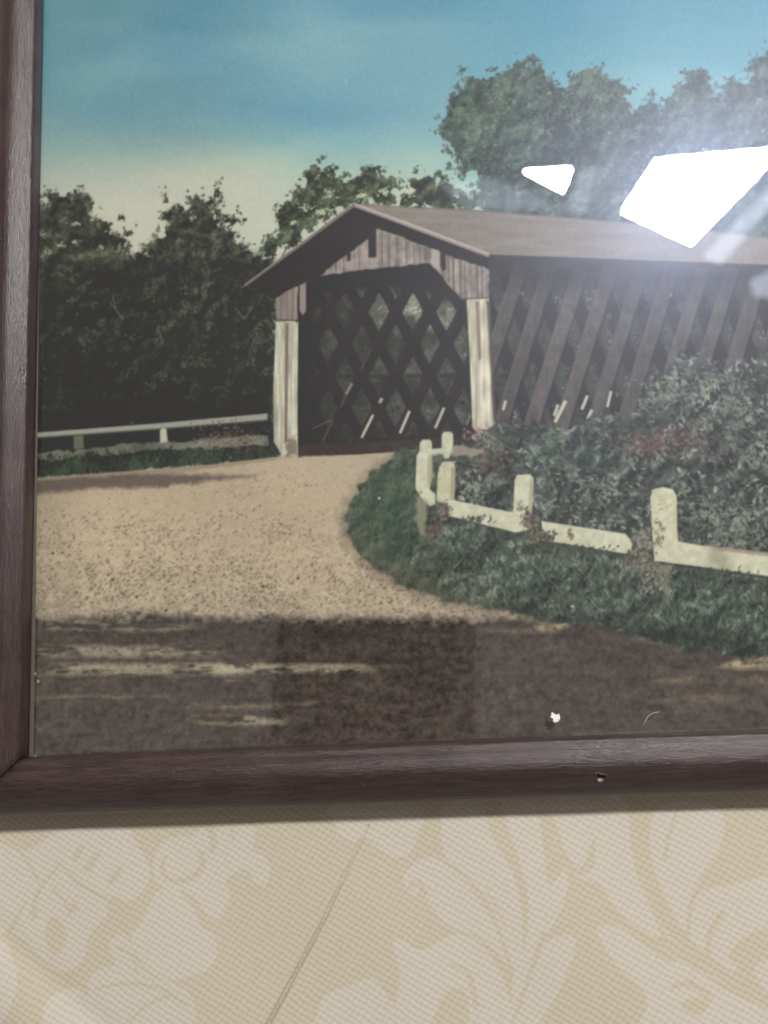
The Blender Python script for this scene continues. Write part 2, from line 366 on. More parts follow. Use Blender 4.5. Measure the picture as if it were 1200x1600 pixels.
    poly([(675, 388), (686, 391), (687, 424), (673, 412)], (172, 162, 154), 2, alpha=.8)
    # boards on the left cheek
    poly([(431, 468), (446, 456), (464, 447), (465, 500), (432, 501)], (140, 129, 122), 2, mod=grain)
    poly([(468, 446), (478, 441), (478, 486), (473, 493), (468, 484)], (146, 134, 127), 2, mod=grain)
    for x, y0, y1 in ((449, 456, 500), (457, 452, 500), (439, 464, 500)): line([(x, y0), (x, y1)], 1.6, (102, 92, 86), .6)
    line([(431, 500), (466, 501)], 2.2, (74, 64, 60), .9)
    # the two cream posts of the portal
    poly([(431, 503), (466, 503), (465, 600), (464, 690), (452, 710), (440, 711), (428, 690), (427, 620)], (184, 180, 161), 2, mod=.84 + .32 * vnoise(3, 26, 660) * (.6 + .8 * N18))
    poly([(436, 520), (440, 520), (437, 585), (432, 585)], (184, 182, 168), 3, alpha=.7)
    poly([(446, 505), (451, 505), (449, 690), (444, 694)], (104, 94, 80), 2.5, alpha=.8)
    poly([(452, 506), (458, 506), (455, 560), (452, 566)], (182, 172, 148), 3, alpha=.7)
    poly([(448, 685), (462, 680), (466, 712), (448, 712)], (116, 106, 92), 5, N5, 5, alpha=.75)
    poly([(729, 469), (764, 466), (768, 560), (773, 664), (760, 672), (738, 668), (734, 560)], (190, 185, 166), 2, mod=.84 + .32 * vnoise(4, 30, 661) * (.6 + .8 * N18))
    poly([(742, 471), (749, 471), (752, 560), (748, 564), (745, 530)], (128, 116, 100), 2.5, alpha=.85)
    poly([(731, 471), (740, 471), (741, 520), (735, 540)], (186, 176, 154), 4, alpha=.6)
    poly([(756, 470), (764, 468), (765, 500), (758, 505)], (176, 166, 146), 4, alpha=.6)
    line([(722, 467), (764, 465)], 2.2, (96, 84, 76), .9)
    poly([(760, 470), (766, 470), (776, 664), (771, 668)], (86, 78, 74), 2.5, alpha=.85)
    m = np.exp(-((GX - 750) / 20) ** 2 - ((GY - 676) / 9) ** 2)
    leaves(m, 70, (2, 4), (.5, .8), [(150, 122, 118), (186, 164, 156)], 668, alpha=(.4, .8))
    # roof
    rm = (.93 + .14 * fbm(60, 671, 3, .12)) * (.97 + .06 * N5)
    poly([(553, 319), (600, 322), (740, 328), (860, 338), (1000, 349), (1200, 371), (1480, 404), (1480, 427), (1200, 414), (900, 402), (764, 397), (660, 358)], (137, 128, 120), 2, mod=rm)
    line([(560, 320), (740, 329), (1000, 350), (1200, 372), (1480, 405)], 3, (112, 101, 94), .6)
    line([(764, 399), (900, 404), (1200, 416), (1480, 428)], 3, (74, 66, 64), .8)
    line([(552, 320), (640, 353), (762, 399)], 5, (150, 139, 131))
    line([(553, 318), (640, 350), (762, 396)], 2.4, (194, 184, 176), .9)
    line([(553, 320), (470, 382), (383, 446)], 4, (116, 106, 100))
    line([(553, 318), (470, 380), (383, 444)], 1.6, (148, 138, 131), .8)

ROAD = [(20, 772), (58, 768), (240, 745), (420, 719), (470, 712), (622, 705), (600, 724), (572, 752), (552, 784), (544, 812), (546, 838), (562, 862), (590, 888), (640, 914), (700, 936), (770, 946), (820, 955), (850, 975), (1480, 1100), (1480, 1240), (20, 1240)]

def paint_road():
    poly([(20, 752), (58, 747), (180, 738), (330, 726), (430, 714), (640, 704), (640, 780), (500, 900), (20, 900)], (160, 146, 128), 2)
    poly([(500, 840), (1480, 880), (1480, 1240), (500, 1240)], (84, 75, 69), 3)
    c = ramp(GY + 26 * (N40 - .5), [(700, (178, 163, 143)), (760, (184, 166, 142)), (860, (188, 170, 145)), (930, (184, 167, 143)), (970, (174, 160, 141))])
    m = full_mask(ROAD, 4, N9, 4)
    edge = np.clip((170 - GX) / 150, 0, 1) * .12
    c = c * (1 - edge)[..., None] * (.95 + .10 * N90)[..., None]
    IMG[:] = IMG * (1 - m[..., None]) + c * m[..., None]
    # worn gravel: fine grain, pits that grow towards the front
    big = np.clip((GY - 720) / 240, .12, 1)
    g = (fbm(4.5, 701, 2, .7) - .5) * 40 * big + (fbm(15, 702, 4, .6) - .5) * 40 * big
    IMG[:] += (g * m)[..., None] * np.array([1, 1.0, .95], np.float32)
    for k, (ya, yb, n, s) in enumerate(((720, 800, 500, (1, 1.9)), (790, 880, 1300, (1.2, 2.5)), (860, 968, 2500, (1.3, 3.1)))):
        mm = m * np.clip((GY - ya) / 30, 0, 1) * np.clip((yb - GY) / 30, 0, 1) * (.3 + .7 * n01(.5 * N18 + .5 * N40, .40, .64))
        leaves(mm, n, s, (.45, .75), [(138, 120, 102), (116, 100, 86), (90, 77, 68)], 710 + k, ang=(2.6, .5), alpha=(.2, .7), jit=6)
        leaves(mm, n // 2, s, (.5, .8), [(186, 170, 146), (194, 180, 156)], 716 + k, ang=(2.6, .5), alpha=(.2, .5), jit=5)
    for x, y in ((82, 864), (465, 903), (411, 916), (213, 932), (259, 953), (175, 905)): leaf(x, y, 2.8, 2.2, 2.4, np.array([80, 66, 56], np.float32), .9)
    # shade at the verge and at the far left
    poly([(20, 752), (58, 749), (150, 743), (230, 740), (330, 742), (400, 744), (330, 752), (240, 762), (130, 764), (58, 772), (20, 776)], (98, 86, 78), 8, N9, 4, alpha=.85)
    poly([(20, 750), (180, 739), (330, 727), (430, 716), (430, 719), (330, 731), (180, 742), (20, 754)], (150, 134, 114), 3, alpha=.7)
    # the big shadow across the front
    sh = [(20, 972), (58, 970), (110, 968), (150, 962), (250, 960), (330, 965), (420, 965), (560, 966), (700, 968), (830, 966), (900, 972), (1000, 990), (1120, 1012), (1480, 1050), (1480, 1240), (20, 1240)]
    m = full_mask(sh, 16, .5 * N5 + .5 * fbm(30, 745, 4, .5), 13)
    col = np.array([89, 80, 74], np.float32) * (.84 + .32 * fbm(26, 741, 3, .35))[..., None] + ((N5 - .5) * 30 + (N3 - .5) * 14)[..., None]
    col = col * np.interp(GY, [960, 1010, 1100, 1180], [.90, .97, 1.02, 1.05])[..., None].astype(np.float32)
    IMG[:] = IMG * (1 - m[..., None]) + col * m[..., None]
    STR = .6 * fbm(40, 770, 3, .22) + .4 * N5
    lit = (178, 169, 142)
    dap = .65 * fbm(70, 771, 4, .13) + .35 * fbm(16, 772, 3, .45)
    def box(x0, x1, y0, y1, fx=40, fy=7, tilt=0.):
        yy = GY - tilt * (GX - x0)
        return np.clip((GX - x0) / fx, 0, 1) * np.clip((x1 - GX) / fx, 0, 1) * np.clip((yy - y0) / fy, 0, 1) * np.clip((y1 - yy) / fy, 0, 1)
    for reg, lo, hi, al in ((box(-30, 370, 1004, 1032, 60, 9), .43, .57, .66), (box(40, 430, 1032, 1060, 70, 9), .41, .55, .74), (box(280, 620, 1034, 1054, 60, 6), .42, .56, .7), (box(-20, 330, 966, 990, 60), .50, .62, .5),
                            (box(290, 470, 1114, 1136, 40), .40, .52, .75), (box(40, 300, 1082, 1100, 60), .50, .64, .4), (box(280, 560, 1094, 1112, 70), .48, .62, .4), (box(120, 420, 1056, 1072, 60), .46, .60, .4)):
        k_ = n01(dap, lo, hi) * reg * al
        IMG[:] += k_[..., None] * (np.array(lit, np.float32) * (.84 + .32 * N5)[..., None] - IMG)
    for pts, a in (([(745, 985), (800, 982), (880, 976), (870, 988), (800, 990)], .35), ([(834, 978), (860, 972), (892, 968), (888, 980), (850, 986)], .75), ([(980, 995), (1020, 992), (1066, 1000), (1050, 1008), (1000, 1002)], .55),
                   ([(1120, 1042), (1160, 1028), (1200, 1026), (1290, 1040), (1290, 1052), (1200, 1046), (1150, 1046)], .8), ([(1020, 1064), (1070, 1056), (1120, 1064), (1060, 1070)], .3), ([(1120, 1066), (1200, 1058), (1300, 1070), (1200, 1072)], .25),
                   ([(800, 1052), (850, 1046), (900, 1048), (850, 1056)], .16), ([(1000, 1094), (1100, 1084), (1240, 1090), (1100, 1098)], .18)):
        poly(pts, (180, 165, 130), 9, STR, 8, alpha=a, mod=.75 + .5 * N5, amod=n01(STR, .2, .5))
    mm = m * n01(N18, .35, .6)
    leaves(mm, 5200, (1.4, 4.0), (.35, .6), [(60, 52, 48), (78, 68, 63), (96, 86, 80), (118, 106, 96)], 760, ang=(.0, .5), alpha=(.15, .5), jit=5)

def paint_verge():
    # shrubs behind the fence
    dk = [(1480, 470), (1300, 520), (1200, 548), (1150, 566), (1110, 590), (1090, 566), (1062, 556), (1040, 580), (1010, 606), (1000, 636), (965, 652), (930, 650), (900, 668), (860, 664), (800, 662), (776, 668), (748, 690), (700, 712), (650, 704),
          (622, 705), (600, 724), (572, 752), (552, 784), (542, 812), (546, 838), (562, 862), (590, 888), (640, 914), (700, 936), (770, 950), (830, 962), (900, 972), (990, 990), (1080, 1014), (1200, 1026), (1480, 1060)]
    rough = .5 * N9 + .5 * N18
    m = full_mask(dk, 9, rough, 16)
    b = np.array([72, 74, 69], np.float32) * (.72 + .56 * relief(30, 807, 1.3, 7))[..., None]
    IMG[:] = IMG * (1 - m[..., None]) + b * m[..., None]
    up = m * np.clip((np.interp(GX, [640, 720, 820, 1000, 1200, 1480], [780, 790, 835, 870, 905, 960]) - GY) / 8, 0, 1)
    tone = np.clip(.15 + .85 * n01(.55 * relief(44, 805, 1.4, 9) + .45 * relief(17, 806, 1.1, 5), .22, .85), 0, 1)
    dens = up * (.25 + .75 * n01(N9, .35, .6))
    # dark clumps, then grey-green leaves whose clumps catch the light
    leaves(up * n01(N40, .62, .42), 1700, (3, 7), (.5, .8), [(46, 49, 45), (58, 61, 56)], 801, alpha=(.3, .6), jit=4)
    leaves(dens, 8000, (2.6, 7.2), (.28, .46), [(52, 54, 51), (70, 73, 68), (96, 100, 92), (132, 136, 124), (162, 164, 150)], 802, tone=tone, ang=(.9, .75), alpha=(.4, .95), jit=8)
    g = np.exp(-((GX - 860) / 110) ** 2 - ((GY - 720) / 50) ** 2) * up
    leaves(g * n01(N9, .4, .6), 1300, (2.4, 5.5), (.35, .6), [(52, 60, 54), (74, 87, 77), (108, 120, 106)], 803, tone=tone, alpha=(.3, .7))
    for cx, cy, rx, ry, n in ((1040, 690, 56, 18, 330), (1010, 700, 24, 12, 110), (766, 722, 34, 20, 200), (1100, 682, 30, 20, 80)):
        mm = np.exp(-((GX - cx) / rx) ** 2 - ((GY - cy) / ry) ** 2) * up
        leaves(mm, n, (2, 4.2), (.4, .7), [(80, 66, 62), (112, 86, 80), (142, 114, 106)], 810 + cx, alpha=(.3, .75))
    for x0, y0, n in ((1105, 600, 120), (1150, 640, 150), (1040, 620, 130), (1180, 700, 120), (1100, 800, 150), (1160, 830, 150), (930, 770, 120)):   # sprays of pointed leaves
        r = np.random.default_rng(x0)
        for _ in range(n):
            t = r.normal(0, 26, 2); v = r.uniform(110, 158)
            leaf(x0 + t[0], y0 + t[1] * .7, r.uniform(3.5, 6.5), r.uniform(1.1, 2), r.normal(.5, .7), np.array([v, v + 4, v - 10], np.float32), r.uniform(.3, .7))
    poly([(650, 704), (622, 705), (596, 722), (566, 752), (545, 784), (534, 812), (536, 842), (556, 872), (590, 900), (640, 926), (700, 946), (770, 958), (840, 970), (840, 930), (700, 890), (600, 820)], (92, 84, 72), 26, N9, 10, alpha=.55)
    # grass bank in front
    lowm = m * (1 - np.clip((np.interp(GX, [540, 650, 720, 820, 1000, 1200, 1480], [690, 700, 800, 838, 875, 905, 960]) - GY) / 10, 0, 1))
    IMG[:] += (lowm * .75)[..., None] * (np.array([78, 84, 72], np.float32) * (.76 + .48 * N18)[..., None] - IMG)
    tone2 = np.clip(n01(.5 * relief(36, 835, 1.3, 8) + .5 * relief(15, 836, 1.0, 4), .2, .9), 0, 1)
    lft = lowm * np.clip((760 - GX) / 120, 0, 1); rgt = lowm * np.clip((GX - 640) / 120, 0, 1)
    leaves(lft, 5200, (2.2, 6), (.18, .34), [(54, 60, 50), (74, 82, 69), (96, 104, 88), (122, 128, 110)], 830, tone=tone2, ang=(1.9, .6), alpha=(.3, .8), jit=7)
    leaves(rgt, 6500, (3, 8.5), (.18, .36), [(46, 50, 45), (64, 71, 62), (90, 99, 87), (120, 129, 115), (144, 151, 136)], 831, tone=tone2, ang=(1.2, .7), alpha=(.35, .9), jit=8)
    for s in (-1, 1):                                                 # long bent blades of weeds
        r = np.random.default_rng(840 + s)
        for _ in range(210):
            x = r.uniform(690, 1460); y = np.interp(x, [690, 820, 1000, 1200, 1480], [860, 890, 930, 960, 1010]) + r.normal(0, 26)
            a = 1.57 + s * r.uniform(.2, .8); l = r.uniform(7, 14); v = r.uniform(.7, 1.25)
            leaf(x, y, l, 1.3, a, np.array([96, 110, 97], np.float32) * v, r.uniform(.35, .8))
    gw = np.exp(-((GX - 600) / 60) ** 2 - ((GY - 790) / 70) ** 2) * m * .38
    IMG[:] += gw[..., None] * (np.array([64, 88, 66], np.float32) * (.75 + .5 * N9)[..., None] - IMG)
    low = m * np.clip((GY - np.interp(GX, [800, 1000, 1200, 1480], [930, 955, 985, 1020])) / 30, 0, 1) * (GX > 800)
    IMG[:] += (low * .55)[..., None] * (np.array([48, 52, 48], np.float32) - IMG)
    for pts in ([(545, 830), (570, 866), (620, 902), (690, 932), (780, 950), (780, 940), (700, 922), (630, 890), (580, 856), (556, 826)],):
        poly(pts, (112, 106, 84), 8, N5, 6, alpha=.35)
    for x, y in ((592, 778), (894, 947), (55, 1182), (54, 1052), (59, 1064)): leaf(x, y, 2.6, 2.2, .4, np.array([196, 200, 180], np.float32), .95)

def paint_fence():
    cream, dim = (198, 195, 172), (160, 154, 132)
    wm = .90 + .20 * fbm(9, 901, 3)
    # small rail behind, grey
    poly([(706, 697), (720, 697), (756, 702), (756, 708), (738, 713), (706, 712)], (150, 138, 124), 2.5, N5, 2, mod=wm)
    poly([(676, 712), (690, 710), (690, 720), (676, 724)], (104, 100, 88), 2.5)
    poly([(690, 680), (693, 675), (705, 675), (708, 679), (708, 696), (704, 700), (702, 716), (694, 716), (690, 700)], cream, 2, mod=wm)
    poly([(656, 692), (660, 687), (672, 687), (675, 692), (674, 735), (672, 762), (668, 766), (655, 772), (649, 764), (651, 712), (655, 706)], cream, 2, mod=wm)
    poly([(668, 712), (675, 708), (677, 740), (671, 764), (668, 750)], (166, 158, 132), 3, alpha=.8)
    poly([(655, 764), (668, 762), (680, 772), (680, 788), (672, 791), (656, 776)], cream, 2, mod=wm)
    poly([(650, 774), (668, 782), (664, 836), (656, 836), (649, 810)], (150, 146, 122), 6, N5, 3, alpha=.8)
    leaf(657, 769, 2.4, 1.8, .5, np.array([110, 104, 84], np.float32), .9)
    poly([(688, 728), (692, 722), (706, 721), (711, 727), (711, 760), (709, 784), (694, 787), (682, 782), (684, 740)], (192, 187, 158), 2, mod=wm)
    poly([(705, 730), (712, 730), (710, 782), (704, 784)], (150, 143, 118), 3, alpha=.7)
    poly([(700, 783), (706, 781), (812, 803), (818, 812), (806, 832), (701, 806)], cream, 2, mod=wm)
    poly([(804, 750), (808, 742), (828, 741), (834, 748), (832, 790), (826, 828), (806, 832), (802, 806)], cream, 2, mod=wm)
    poly([(828, 746), (834, 750), (831, 806), (824, 820)], dim, 3, alpha=.7)
    line([(812, 806), (803, 805)], 2, (176, 168, 136), .6)
    poly([(846, 814), (852, 815), (977, 834), (984, 842), (995, 868), (900, 852), (848, 844)], cream, 2, mod=wm)
    poly([(984, 842), (996, 868), (988, 866), (978, 846)], (206, 200, 168), 2.5, alpha=.6)
    poly([(1016, 776), (1022, 764), (1036, 761), (1052, 765), (1057, 776), (1058, 830), (1060, 850), (1024, 880), (1020, 850)], cream, 2, mod=wm)
    poly([(1050, 770), (1057, 778), (1059, 846), (1052, 846)], (196, 188, 156), 3, alpha=.5)
    poly([(1026, 848), (1060, 846), (1100, 853), (1200, 864), (1480, 905), (1480, 948), (1200, 900), (1100, 886), (1022, 876)], cream, 2, mod=wm)
    poly([(1110, 853), (1200, 863), (1480, 902), (1480, 908), (1200, 869), (1120, 860)], (150, 132, 118), 3, alpha=.8)
    for cx, w in ((1126, 20), (1290, 26)):
        poly([(cx - w, 850), (cx + w * .3, 858), (cx + w, 890), (cx - w * .2, 892), (cx - w, 880)], (148, 138, 118), 14, N9, 6, alpha=.6)
    line([(1022, 879), (1100, 889), (1200, 903), (1480, 950)], 3, (64, 62, 54), .7)
    line([(701, 808), (806, 834)], 2.5, (66, 68, 58), .6); line([(848, 847), (995, 870)], 2.5, (66, 66, 56), .6)
    poly([(1024, 882), (1050, 884), (1048, 930), (1036, 936), (1030, 900)], (148, 142, 120), 6, N5, 5, alpha=.55)
    # leaves that climb over the fence
    for cx, cy, rx, ry, n, cs in ((836, 834, 12, 18, 60, [(70, 66, 58), (116, 100, 88), (150, 140, 122)]), (1003, 858, 10, 24, 150, [(78, 72, 66), (120, 112, 100), (176, 168, 150)]), (1030, 828, 7, 20, 34, [(112, 104, 86), (150, 142, 116)]),
                                  (1018, 900, 16, 22, 110, [(70, 66, 60), (130, 122, 110), (168, 156, 146)]), (890, 836, 4, 10, 16, [(110, 104, 84), (140, 132, 104)]), (692, 800, 12, 14, 60, [(70, 66, 62), (120, 104, 100), (150, 130, 128)]), (680, 830, 12, 12, 50, [(78, 66, 64), (126, 106, 104)]),
                                  (812, 792, 5, 8, 12, [(150, 146, 124), (130, 126, 106)]), (826, 812, 12, 16, 70, [(66, 62, 56), (112, 100, 90), (140, 132, 118)]), (852, 838, 14, 8, 50, [(62, 62, 54), (120, 112, 100)]), (990, 872, 14, 12, 70, [(66, 64, 58), (132, 126, 112)]), (1008, 838, 7, 14, 40, [(96, 92, 80), (150, 144, 126)]), (740, 812, 20, 6, 46, [(58, 62, 54), (98, 104, 90)]), (900, 858, 40, 5, 90, [(56, 60, 54), (96, 104, 92)]), (1110, 896, 50, 6, 90, [(52, 56, 52), (92, 100, 90)]), (1037, 785, 8, 10, 16, [(190, 184, 152), (170, 162, 132)])):
        r = np.random.default_rng(950 + cx)
        for _ in range(n):
            c0, c1 = np.array(cs[0], np.float32), np.array(cs[-1], np.float32)
            leaf(cx + r.normal(0, rx * .6), cy + r.normal(0, ry * .6), r.uniform(2.5, 5.5), r.uniform(1.2, 2.4), r.normal(1.9, .6), c0 + (c1 - c0) * r.random(), r.uniform(.5, .95))

def soften(k, n):
    """slight softness of an old print"""
    global IMG
    for _ in range(n):
        p = np.pad(IMG, ((1, 1), (1, 1), (0, 0)), 'edge')
        h = p[:, :-2] * k + p[:, 1:-1] * (1 - 2 * k) + p[:, 2:] * k
        IMG = h[:-2] * k + h[1:-1] * (1 - 2 * k) + h[2:] * k

def paint_print():
    global IMG
    paint_sky(); paint_trees(); paint_guardrail(); paint_road(); paint_bridge(); paint_verge(); paint_fence()
    soften(.22, 1)
    IMG += (fbm(3, 990, 2) - .5)[..., None] * 9 + np.random.default_rng(3).normal(0, 2.2, (CH, CW, 1)).astype(np.float32)
    IMG[:] = np.clip(IMG, 4, 250)

# ------------------------------------------------------------------ helpers
def to_px(x, y, z):
    """where a point (mm) of the print or cloth sits in the drawing's own pixel grid"""
    q = np.stack([x, y, z - CAM_Z + 0 * x], -1) @ R
    return 600 - 1200 * q[..., 0] / q[..., 2], 800 + 1200 * q[..., 1] / q[..., 2]

def obj(name, me, mat=None, parent=None):
    o = bpy.data.objects.new(name, me); C.objects.link(o)
    if mat is not None: me.materials.append(mat)
    if parent is not None: o.parent = parent
    return o

def tag(o, label=None, cat=None, kind=None, group=None):
    if label: o['label'] = label
    if cat: o['category'] = cat
    if kind: o['kind'] = kind
    if group: o['group'] = group
    return o

def empty(name, loc=(0, 0, 0)):
    o = bpy.data.objects.new(name, None); C.objects.link(o); o.location = loc; o.empty_display_size = .01
    return o

def mesh_from(name, verts, faces, smooth=False):
    me = bpy.data.meshes.new(name)
    me.from_pydata([tuple(v) for v in verts], [], [tuple(f) for f in faces]); me.update()
    if smooth: me.polygons.foreach_set('use_smooth', [True] * len(me.polygons))
    return me

def grid_mesh(name, xs, ys, zs, smooth=True):
    """big regular sheet, xs and ys in mm, zs array (len(ys), len(xs)) in mm"""
    nx, ny = len(xs), len(ys)
    gx, gy = np.meshgrid(xs, ys)
    co = np.stack([gx, gy, zs + 0 * gx], -1).reshape(-1, 3).astype(np.float32) * MM
    i = (np.arange(ny - 1)[:, None] * nx + np.arange(nx - 1)[None, :]).ravel()
    q = np.stack([i, i + 1, i + nx + 1, i + nx], -1).astype(np.int32)
    me = bpy.data.meshes.new(name)
    me.vertices.add(nx * ny); me.vertices.foreach_set('co', co.ravel())
    me.loops.add(q.size); me.loops.foreach_set('vertex_index', q.ravel())
    me.polygons.add(len(q)); me.polygons.foreach_set('loop_start', np.arange(0, q.size, 4, dtype=np.int32))
    if smooth: me.polygons.foreach_set('use_smooth', np.ones(len(q), bool))
    me.update(calc_edges=True)
    return me

def set_color(me, name, rgb):
    a = me.color_attributes.new(name, 'FLOAT_COLOR', 'POINT')
    c = np.ones((len(me.vertices), 4), np.float32); c[:, :rgb.shape[-1]] = rgb.reshape(-1, rgb.shape[-1])
    a.data.foreach_set('color', c.ravel())

def lin(c):
    c = np.asarray(c, np.float32) / 255.
    return np.where(c <= .04045, c / 12.92, ((c + .055) / 1.055) ** 2.4)

class Mat:
    """small wrapper for node materials"""
    def __init__(s, name):
        s.m = bpy.data.materials.new(name); s.m.use_nodes = True
        s.t = s.m.node_tree; s.n = s.t.nodes; s.bsdf = s.n['Principled BSDF']; s.out = s.n['Material Output']
    def add(s, typ, **kw):
        n = s.n.new(typ)
        for k, v in kw.items():
            if isinstance(k, str) and hasattr(n, k): setattr(n, k, v)
        return n
    def link(s, a, b): s.t.links.new(a, b); return b
    def math(s, op, a, b=None, c=None, clamp=False):
        n = s.n.new('ShaderNodeMath'); n.operation = op; n.use_clamp = clamp
        for i, v in enumerate((a, b, c)):
            if v is None: continue
            if isinstance(v, (int, float)): n.inputs[i].default_value = v
            else: s.link(v, n.inputs[i])
        return n.outputs[0]
    def coords(s, scale=(1, 1, 1), rot=(0, 0, 0), loc=(0, 0, 0), src='Object'):
        tc = s.n.new('ShaderNodeTexCoord'); mp = s.n.new('ShaderNodeMapping')
        mp.inputs['Scale'].default_value = scale; mp.inputs['Rotation'].default_value = rot; mp.inputs['Location'].default_value = loc
        s.link(tc.outputs[src], mp.inputs['Vector']); return mp.outputs['Vector']
    def noise(s, vec, scale, detail=4, rough=.55, dist=0.):
        n = s.n.new('ShaderNodeTexNoise'); n.inputs['Scale'].default_value = scale; n.inputs['Detail'].default_value = detail
        n.inputs['Roughness'].default_value = rough; n.inputs['Distortion'].default_value = dist
        s.link(vec, n.inputs['Vector']); return n.outputs['Fac']
    def ramp(s, fac, stops):
        n = s.n.new('ShaderNodeValToRGB'); e = n.color_ramp.elements
        while len(e) < len(stops): e.new(.5)
        for i, (p, c) in enumerate(stops):
            e[i].position = p; e[i].color = (*c, 1) if len(c) == 3 else c
        s.link(fac, n.inputs['Fac']); return n.outputs['Color']
    def mix(s, fac, a, b, mode='MIX'):
        n = s.n.new('ShaderNodeMix'); n.data_type = 'RGBA'; n.blend_type = mode
        for sock, v in ((n.inputs['Factor'], fac), (n.inputs['A'], a), (n.inputs['B'], b)):
            if isinstance(v, (int, float)): sock.default_value = v
            elif isinstance(v, tuple): sock.default_value = (*v, 1)
            else: s.link(v, sock)
        return n.outputs['Result']
    def bump(s, h, strength=.3, dist=.0002):
        n = s.n.new('ShaderNodeBump'); n.inputs['Strength'].default_value = strength; n.inputs['Distance'].default_value = dist
        s.link(h, n.inputs['Height']); s.link(n.outputs['Normal'], s.bsdf.inputs['Normal']); return n
    def set(s, **kw):
        for k, v in kw.items():
            i = s.bsdf.inputs[k.replace('_', ' ')]
            if isinstance(v, (int, float)): i.default_value = v
            elif isinstance(v, tuple): i.default_value = (*v, 1)
            else: s.link(v, i)
        return s

# ------------------------------------------------------------------ materials
def wood_material():
    m = Mat('stained_wood')
    v = m.coords((1, 1, 1))
    long_ = m.coords((110, 1500, 1500)); fine = m.coords((420, 7000, 7000)); pores = m.coords((700, 5200, 5200))
    a = m.noise(long_, 1, 5, .6, .6); b = m.noise(fine, 1, 4, .65); p = m.noise(pores, 1, 2, .5)
    big = m.noise(v, 70, 3)
    t = m.math('ADD', m.math('MULTIPLY', a, .55), m.math('ADD', m.math('MULTIPLY', b, .35), m.math('MULTIPLY', big, .22)))
    col = m.ramp(t, [(.36, (.019, .0108, .0106)), (.50, (.038, .0226, .0222)), (.62, (.056, .0345, .034)), (.78, (.084, .055, .0545))])
    pore = m.ramp(p, [(.33, (.22, .2, .2)), (.43, (1, 1, 1))])
    col = m.mix(.7, col, pore, 'MULTIPLY')
    at = m.n.new('ShaderNodeAttribute'); at.attribute_name = 'bare'           # a chip where the stain is gone
    col = m.mix(at.outputs['Fac'], col, (.50, .42, .30))
    m.set(Base_Color=col, Roughness=m.math('ADD', .21, m.math('MULTIPLY', b, .24)))
    m.bsdf.inputs['Specular IOR Level'].default_value = .5
    m.bump(m.math('ADD', m.math('MULTIPLY', b, .8), m.math('MULTIPLY', p, .7)), .42, .00026)
    return m.m

def print_material():
    m = Mat('hand_tinted_print')
    at = m.n.new('ShaderNodeAttribute'); at.attribute_name = 'print'
    m.set(Base_Color=at.outputs['Color'], Roughness=.55)
    m.bsdf.inputs['Specular IOR Level'].default_value = .0
    return m.m

def glass_material():
    """picture glass: clear, mirrors at its surface, with a faint greasy film that spreads strong light"""
    m = Mat('picture_glass')
    m.n.remove(m.bsdf)
    tr = m.n.new('ShaderNodeBsdfTransparent'); tr.inputs[0].default_value = (.965, .97, .96, 1)
    g0 = m.n.new('ShaderNodeBsdfGlossy'); g0.inputs['Roughness'].default_value = 0.0; g0.inputs['Color'].default_value = (1, 1, 1, 1)
    g1 = m.n.new('ShaderNodeBsdfGlossy'); g1.inputs['Roughness'].default_value = .22; g1.inputs['Color'].default_value = (.52, .62, 1, 1)
    g2 = m.n.new('ShaderNodeBsdfGlossy'); g2.inputs['Roughness'].default_value = .42; g2.inputs['Color'].default_value = (.80, .85, 1, 1)
    film = m.noise(m.coords((1, 1, 1), (0, 0, .6)), 24, 5, .6, 1.2)
    wipe = m.noise(m.coords((30, 240, 1), (0, 0, .75)), 1, 4, .6)
    ge = m.n.new('ShaderNodeNewGeometry')
    front = m.math('SUBTRACT', 1.0, ge.outputs['Backfacing'])
    fac = m.math('MULTIPLY', m.math('ADD', .55, m.math('ADD', m.math('MULTIPLY', film, .5), m.math('MULTIPLY', wipe, .4))), FILM)
    s12 = m.n.new('ShaderNodeMixShader'); s12.inputs[0].default_value = .75
    m.link(g1.outputs[0], s12.inputs[1]); m.link(g2.outputs[0], s12.inputs[2])
    fr = m.n.new('ShaderNodeFresnel'); fr.inputs['IOR'].default_value = 1.5
    f2 = m.math('MULTIPLY', m.math('MULTIPLY', fr.outputs[0], 2.6), front, clamp=True)          # both faces of the pane, mirrored at the upper one
    sg = m.n.new('ShaderNodeMixShader'); m.link(f2, sg.inputs[0]); m.link(tr.outputs[0], sg.inputs[1]); m.link(g0.outputs[0], sg.inputs[2])
    mx = m.n.new('ShaderNodeMixShader'); m.link(m.math('MULTIPLY', fac, front), mx.inputs[0]); m.link(sg.outputs[0], mx.inputs[1]); m.link(s12.outputs[0], mx.inputs[2])
    m.link(mx.outputs[0], m.out.inputs['Surface'])
    return m.m
FILM = .0265

